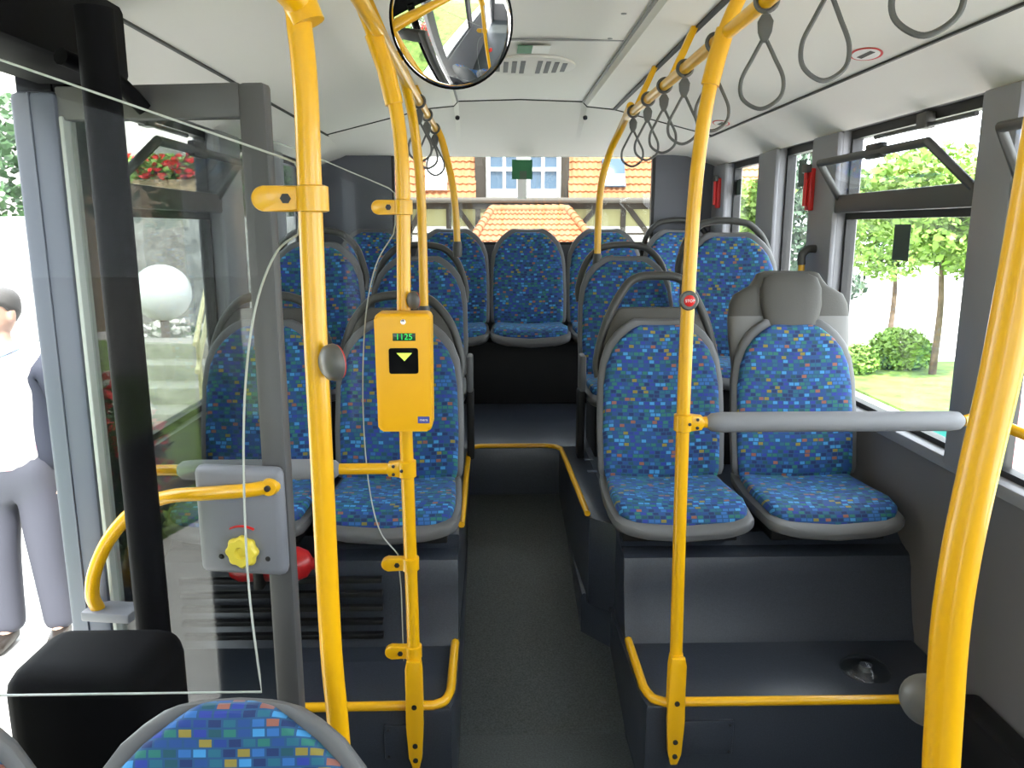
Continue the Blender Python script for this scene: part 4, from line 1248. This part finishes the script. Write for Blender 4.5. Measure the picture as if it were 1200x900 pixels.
# small hipped porch roof in front
A, B, C, D = hp_(549, 290, 23.5), hp_(700, 290, 23.5), hp_(664, 246, 24.6), hp_(577, 246, 24.6)
porch = thing('tiled_porch', 'small hipped orange tiled porch roof before the house behind the rear window', 'porch', ((A.x + B.x) / 2, A.y, GZ))
tile_roof('roof', A, B, C, D, 19, 7, porch, .045)
for u, v in ((A, D), (B, C)):
    m_ = MB()
    for i in range(9):
        p0, p1 = u.lerp(v, i / 9), u.lerp(v, (i + 1.15) / 9)
        m_.tube([p0 + Vector((0, -.05, .08)), p1 + Vector((0, -.05, .05))], [.13, .10], 10)
    m_.build('hip_tile', 'tiles', porch)
m_ = MB()
for i in range(10):
    p0, p1 = D.lerp(C, i / 10), D.lerp(C, (i + 1.1) / 10)
    m_.tube([p0 + Vector((0, 0, .06)), p1 + Vector((0, 0, .04))], [.13, .11], 10)
m_.build('ridge_tile', 'tiles', porch)
MB().box(A.x + .3, B.x - .3, A.y + .35, C.y + .9, GZ, A.z, 0).build('wall', 'white_wall', porch)
MB().prism([(A.x + .3, A.y + .3, A.z - .1), (A.x + .3, C.y + .9, A.z - .1), (D.x, D.y + .1, D.z - .15), ], (.05, 0, 0)).build('gable', 'cream', porch)

# ================================================================== PERSON outside the door
px_, py_ = at(7, 400, 3.5).x, at(7, 400, 3.5).y
B0 = Vector((px_ - .03, py_, GZ))
per = thing('person', 'person in dark jacket, white patterned shirt and grey trousers standing outside the door', 'person', B0)
def skin(name, verts, edges, radii, m, root=0, sub=2, parent=None, label=None):
    me = bpy.data.meshes.new(name)
    me.from_pydata([Vector(v) for v in verts], edges, [])
    o = bpy.data.objects.new(name, me)
    COL.objects.link(o); o.parent = parent or per
    md = o.modifiers.new('skin', 'SKIN')
    sv = me.skin_vertices
    if not sv:
        me.update()
    lay = me.skin_vertices[0] if len(me.skin_vertices) else None
    if lay is None:
        bm_ = bmesh.new(); bm_.from_mesh(me); bm_.verts.layers.skin.verify(); bm_.to_mesh(me); bm_.free()
        lay = me.skin_vertices[0]
    for i, r_ in enumerate(radii):
        lay.data[i].radius = r_ if isinstance(r_, tuple) else (r_, r_)
        lay.data[i].use_root = (i == root)
    sb = o.modifiers.new('sub', 'SUBSURF'); sb.levels = sub; sb.render_levels = sub
    md.use_smooth_shade = True
    me.materials.append(MATS[m])
    if label: o['label'] = label
    return o
# facing roughly towards -X,-Y; local frame: f forward, r right hand side
ang = rad(-80)
fv = Vector((math.cos(ang), math.sin(ang), 0)); rv = Vector((fv.y, -fv.x, 0))
def L3(r_, f_, z): return rv * r_ + fv * f_ + Vector((0, 0, z))
HT = 1.68
V, E, RD = [], [], []
def add(p_, r_, par=None):
    V.append(p_); RD.append(r_)
    if par is not None: E.append((par, len(V) - 1))
    return len(V) - 1
pel = add(L3(0, 0, .90), .115)
wa = add(L3(0, .0, 1.05), .100, pel); ch = add(L3(0, -.01, 1.22), .112, wa); sh = add(L3(0, -.01, 1.345), .075, ch)
nk = add(L3(0, .0, 1.42), .054, sh); n2 = add(L3(0, .012, 1.475), .052, nk); n3 = add(L3(0, .008, 1.54), .05, n2)
for s_ in (-1, 1):
    hip = add(L3(s_ * .09, 0, .82), .080, pel); kn = add(L3(s_ * .10, .02, .47), .052, hip); an = add(L3(s_ * .11, -.01, .085), .038, kn); ft = add(L3(s_ * .12, .07, .035), (.038, .03), an); add(L3(s_ * .13, .15, .028), (.034, .022), ft)
    so = add(L3(s_ * .172, -.01, 1.335), .050, sh); el = add(L3(s_ * .235, -.03, 1.09), .038, so); wr = add(L3(s_ * .235, .06, .86), .028, el); pm = add(L3(s_ * .232, .075, .80), (.034, .018), wr)
    for i, (df, ln_) in enumerate(((.03, .07), (.012, .08), (-.006, .075), (-.024, .058))):
        k1 = add(L3(s_ * .234, .08 + df, .765), .0085, pm); k2 = add(L3(s_ * .228, .085 + df, .765 - ln_ * .5), .008, k1); add(L3(s_ * .215, .088 + df, .765 - ln_), .007, k2)
    th = add(L3(s_ * .222, .115, .795), .010, pm); add(L3(s_ * .21, .135, .76), .008, th)
HEADP = [(1.458, .020, .060, -.010), (1.466, .034, .082, -.030), (1.480, .044, .092, -.045), (1.500, .054, .096, -.060), (1.525, .063, .097, -.076), (1.555, .069, .095, -.090), (1.580, .072, .089, -.097), (1.605, .0745, .095, -.099), (1.635, .072, .089, -.095), (1.658, .060, .071, -.081), (1.672, .040, .047, -.056), (1.680, .012, .014, -.018)]
HC, HS = math.cos(rad(28)), math.sin(rad(28))
def HL(r_, f_, z):                       # head turned a little to its right
    return L3(r_ * HC + f_ * HS, f_ * HC - r_ * HS, z)
def head_at(z, th, off=0.0):
    k = 0
    while k < len(HEADP) - 2 and HEADP[k + 1][0] < z: k += 1
    a, b_ = HEADP[k], HEADP[k + 1]
    t = min(1, max(0, (z - a[0]) / (b_[0] - a[0])))
    w, f_, bk = [a[q] + (b_[q] - a[q]) * t + (off if q < 3 else -off) for q in (1, 2, 3)]
    c_ = math.cos(th)
    return HL(w * math.sin(th), (f_ * c_ if c_ > 0 else -bk * c_), z)
raw = skin('body', V, E, RD, 'skin')
bpy.context.view_layer.update()
rme = bpy.data.meshes.new_from_object(raw.evaluated_get(bpy.context.evaluated_depsgraph_get()))
bpy.data.objects.remove(raw)
hb = MB()
hb.bm.from_mesh(rme)
hb.loft([[head_at(z, 2 * math.pi * j / 28) for j in range(28)] for z, *_ in HEADP])
nz = [(1.590, .006, .092), (1.570, .009, .104), (1.552, .013, .114), (1.545, .016, .112), (1.538, .012, .098)]
hb.loft([[HL(w * math.cos(2 * math.pi * j / 10), f_ - .012 + .012 * math.sin(2 * math.pi * j / 10), z) for j in range(10)] for z, w, f_ in nz])
for s_ in (-1, 1):
    hb.loft([[HL(s_ * (.068 + .012 * k), -.012 + rr * math.cos(2 * math.pi * j / 12) - .004 * k, 1.565 + 1.6 * rr * math.sin(2 * math.pi * j / 12)) for j in range(12)] for k, rr in ((0, .014), (1, .019), (1.3, .015))])
hb.loft([[HL(w * math.cos(2 * math.pi * j / 10), .086 + .010 * math.sin(2 * math.pi * j / 10), z) for j in range(10)] for z, w in ((1.600, .045), (1.606, .052), (1.612, .045))])
body = hb.build('body', 'skin', per, smooth=60, world=False)
rm = body.modifiers.new('remesh', 'REMESH'); rm.mode = 'VOXEL'; rm.voxel_size = .0065; rm.use_smooth_shade = True
sm = body.modifiers.new('smooth', 'SMOOTH'); sm.factor = .5; sm.iterations = 2
# clothes
def cloth(name, m, data, edges, lab=None): 
    return skin(name, [d_[0] for d_ in data], edges, [d_[1] for d_ in data], m, label=lab)
cloth('shirt', 'shirt', [(L3(0, .012, .84), .16), (L3(0, .012, .97), .155), (L3(0, .012, 1.06), .150), (L3(0, .004, 1.22), .162), (L3(0, -.002, 1.335), .125), (L3(0, .002, 1.425), .076), (L3(-.11, -.008, 1.33), .078), (L3(-.175, -.01, 1.325), .066), (L3(.11, -.008, 1.33), .078), (L3(.175, -.01, 1.325), .066)], [(0, 1), (1, 2), (2, 3), (3, 4), (4, 5), (4, 6), (6, 7), (4, 8), (8, 9)], 'white shirt with faint pink pattern')
cb_ = MB(); cb_.tube([B0 + L3(.066 * math.sin(a), .006 + .068 * math.cos(a), 1.425 - .022 * max(0, math.cos(a)) ** 3) for a in [2 * math.pi * q / 24 for q in range(24)]], .020, 10, closed=True)
cb_.build('collar', 'collar_blue', per, 'light blue collar')
jd, je = [], []
for s_ in (-1, 1):
    k0 = len(jd)
    jd += [(L3(s_ * .125, -.025, .80), .112), (L3(s_ * .118, -.03, 1.0), .105), (L3(s_ * .12, -.035, 1.20), .115), (L3(s_ * .115, -.025, 1.33), .095), (L3(s_ * .185, -.014, 1.325), .084), (L3(s_ * .245, -.03, 1.09), .064), (L3(s_ * .242, .05, .885), .052)]
    je += [(k0, k0 + 1), (k0 + 1, k0 + 2), (k0 + 2, k0 + 3), (k0 + 3, k0 + 4), (k0 + 4, k0 + 5), (k0 + 5, k0 + 6)]
k0 = len(jd); jd.append((L3(0, -.075, 1.20), .10)); je += [(2, k0), (9, k0)]
cloth('jacket', 'jacket', jd, je, 'open dark navy jacket')
td = [(L3(0, 0, 1.0), .142), (L3(0, 0, .86), .165)]; te = [(0, 1)]
for s_ in (-1, 1):
    k0 = len(td); td += [(L3(s_ * .09, 0, .78), .118), (L3(s_ * .10, .018, .47), .088), (L3(s_ * .112, -.004, .12), .076), (L3(s_ * .112, -.004, .05), .074)]; te += [(1, k0), (k0, k0 + 1), (k0 + 1, k0 + 2), (k0 + 2, k0 + 3)]
cloth('trousers', 'trousers', td, te, 'grey trousers')
for s_ in (-1, 1):
    cloth('shoe', 'shoe', [(L3(s_ * .112, -.04, .045), (.046, .045)), (L3(s_ * .12, .06, .04), (.046, .04)), (L3(s_ * .13, .16, .032), (.042, .032))], [(0, 1), (1, 2)])
    e_ = MB().lathe([(.0, -.004), (.008, .0), (.009, .004), (0, .008)], B0 + HL(s_ * .031, .080, 1.582), HL(s_ * .2, 1, 0), 10).build('eye', 'eye', per)
MB().tube([B0 + HL(-.024, .091, 1.522), B0 + HL(0, .101, 1.520), B0 + HL(.024, .091, 1.522)], .0055, 8).build('mouth', 'lips', per)
hm = MB()
rings = []
for i in range(10):
    ring = []
    for j in range(28):
        th_ = 2 * math.pi * j / 28
        c_ = math.cos(th_)
        lo = 1.580 + .056 * max(0, c_) ** .6 - .055 * max(0, -c_) ** .7
        z = lo + (1.679 - lo) * i / 9
        ring.append(B0 + head_at(z, th_, .003 + .010 * min(1, i / 2)) + Vector((0, 0, .010 * (i / 9) ** 2)))
    rings.append(ring)
hm.loft(rings); hm.build('hair', 'hair', per, 'short grey hair', 60)

# ================================================================== LIGHT
sun = bpy.data.lights.new('sun', 'SUN')
sun.energy = 14.0; sun.angle = rad(.6); sun.color = (1, .96, .88)
so = bpy.data.objects.new('sun', sun); COL.objects.link(so)
sd = Vector((-.06, .62, -1.0)).normalized()
so.rotation_euler = sd.to_track_quat('-Z', 'Y').to_euler()
so.location = (0, -5, 12)
wd = bpy.data.worlds.new('sky'); S.world = wd
wd.use_nodes = True
bg = wd.node_tree.nodes['Background']
bg.inputs['Color'].default_value = (.86, .93, 1.0, 1)
bg.inputs['Strength'].default_value = 6.5

S.view_settings.view_transform = 'Standard'
S.view_settings.look = 'None'
S.view_settings.gamma = 1
S.view_settings.use_curve_mapping = False
S.view_settings.exposure = 0.45
S.cycles.use_denoising = True
S.cycles.max_bounces = 10
S.cycles.transparent_max_bounces = 24
S.cycles.sample_clamp_indirect = 6
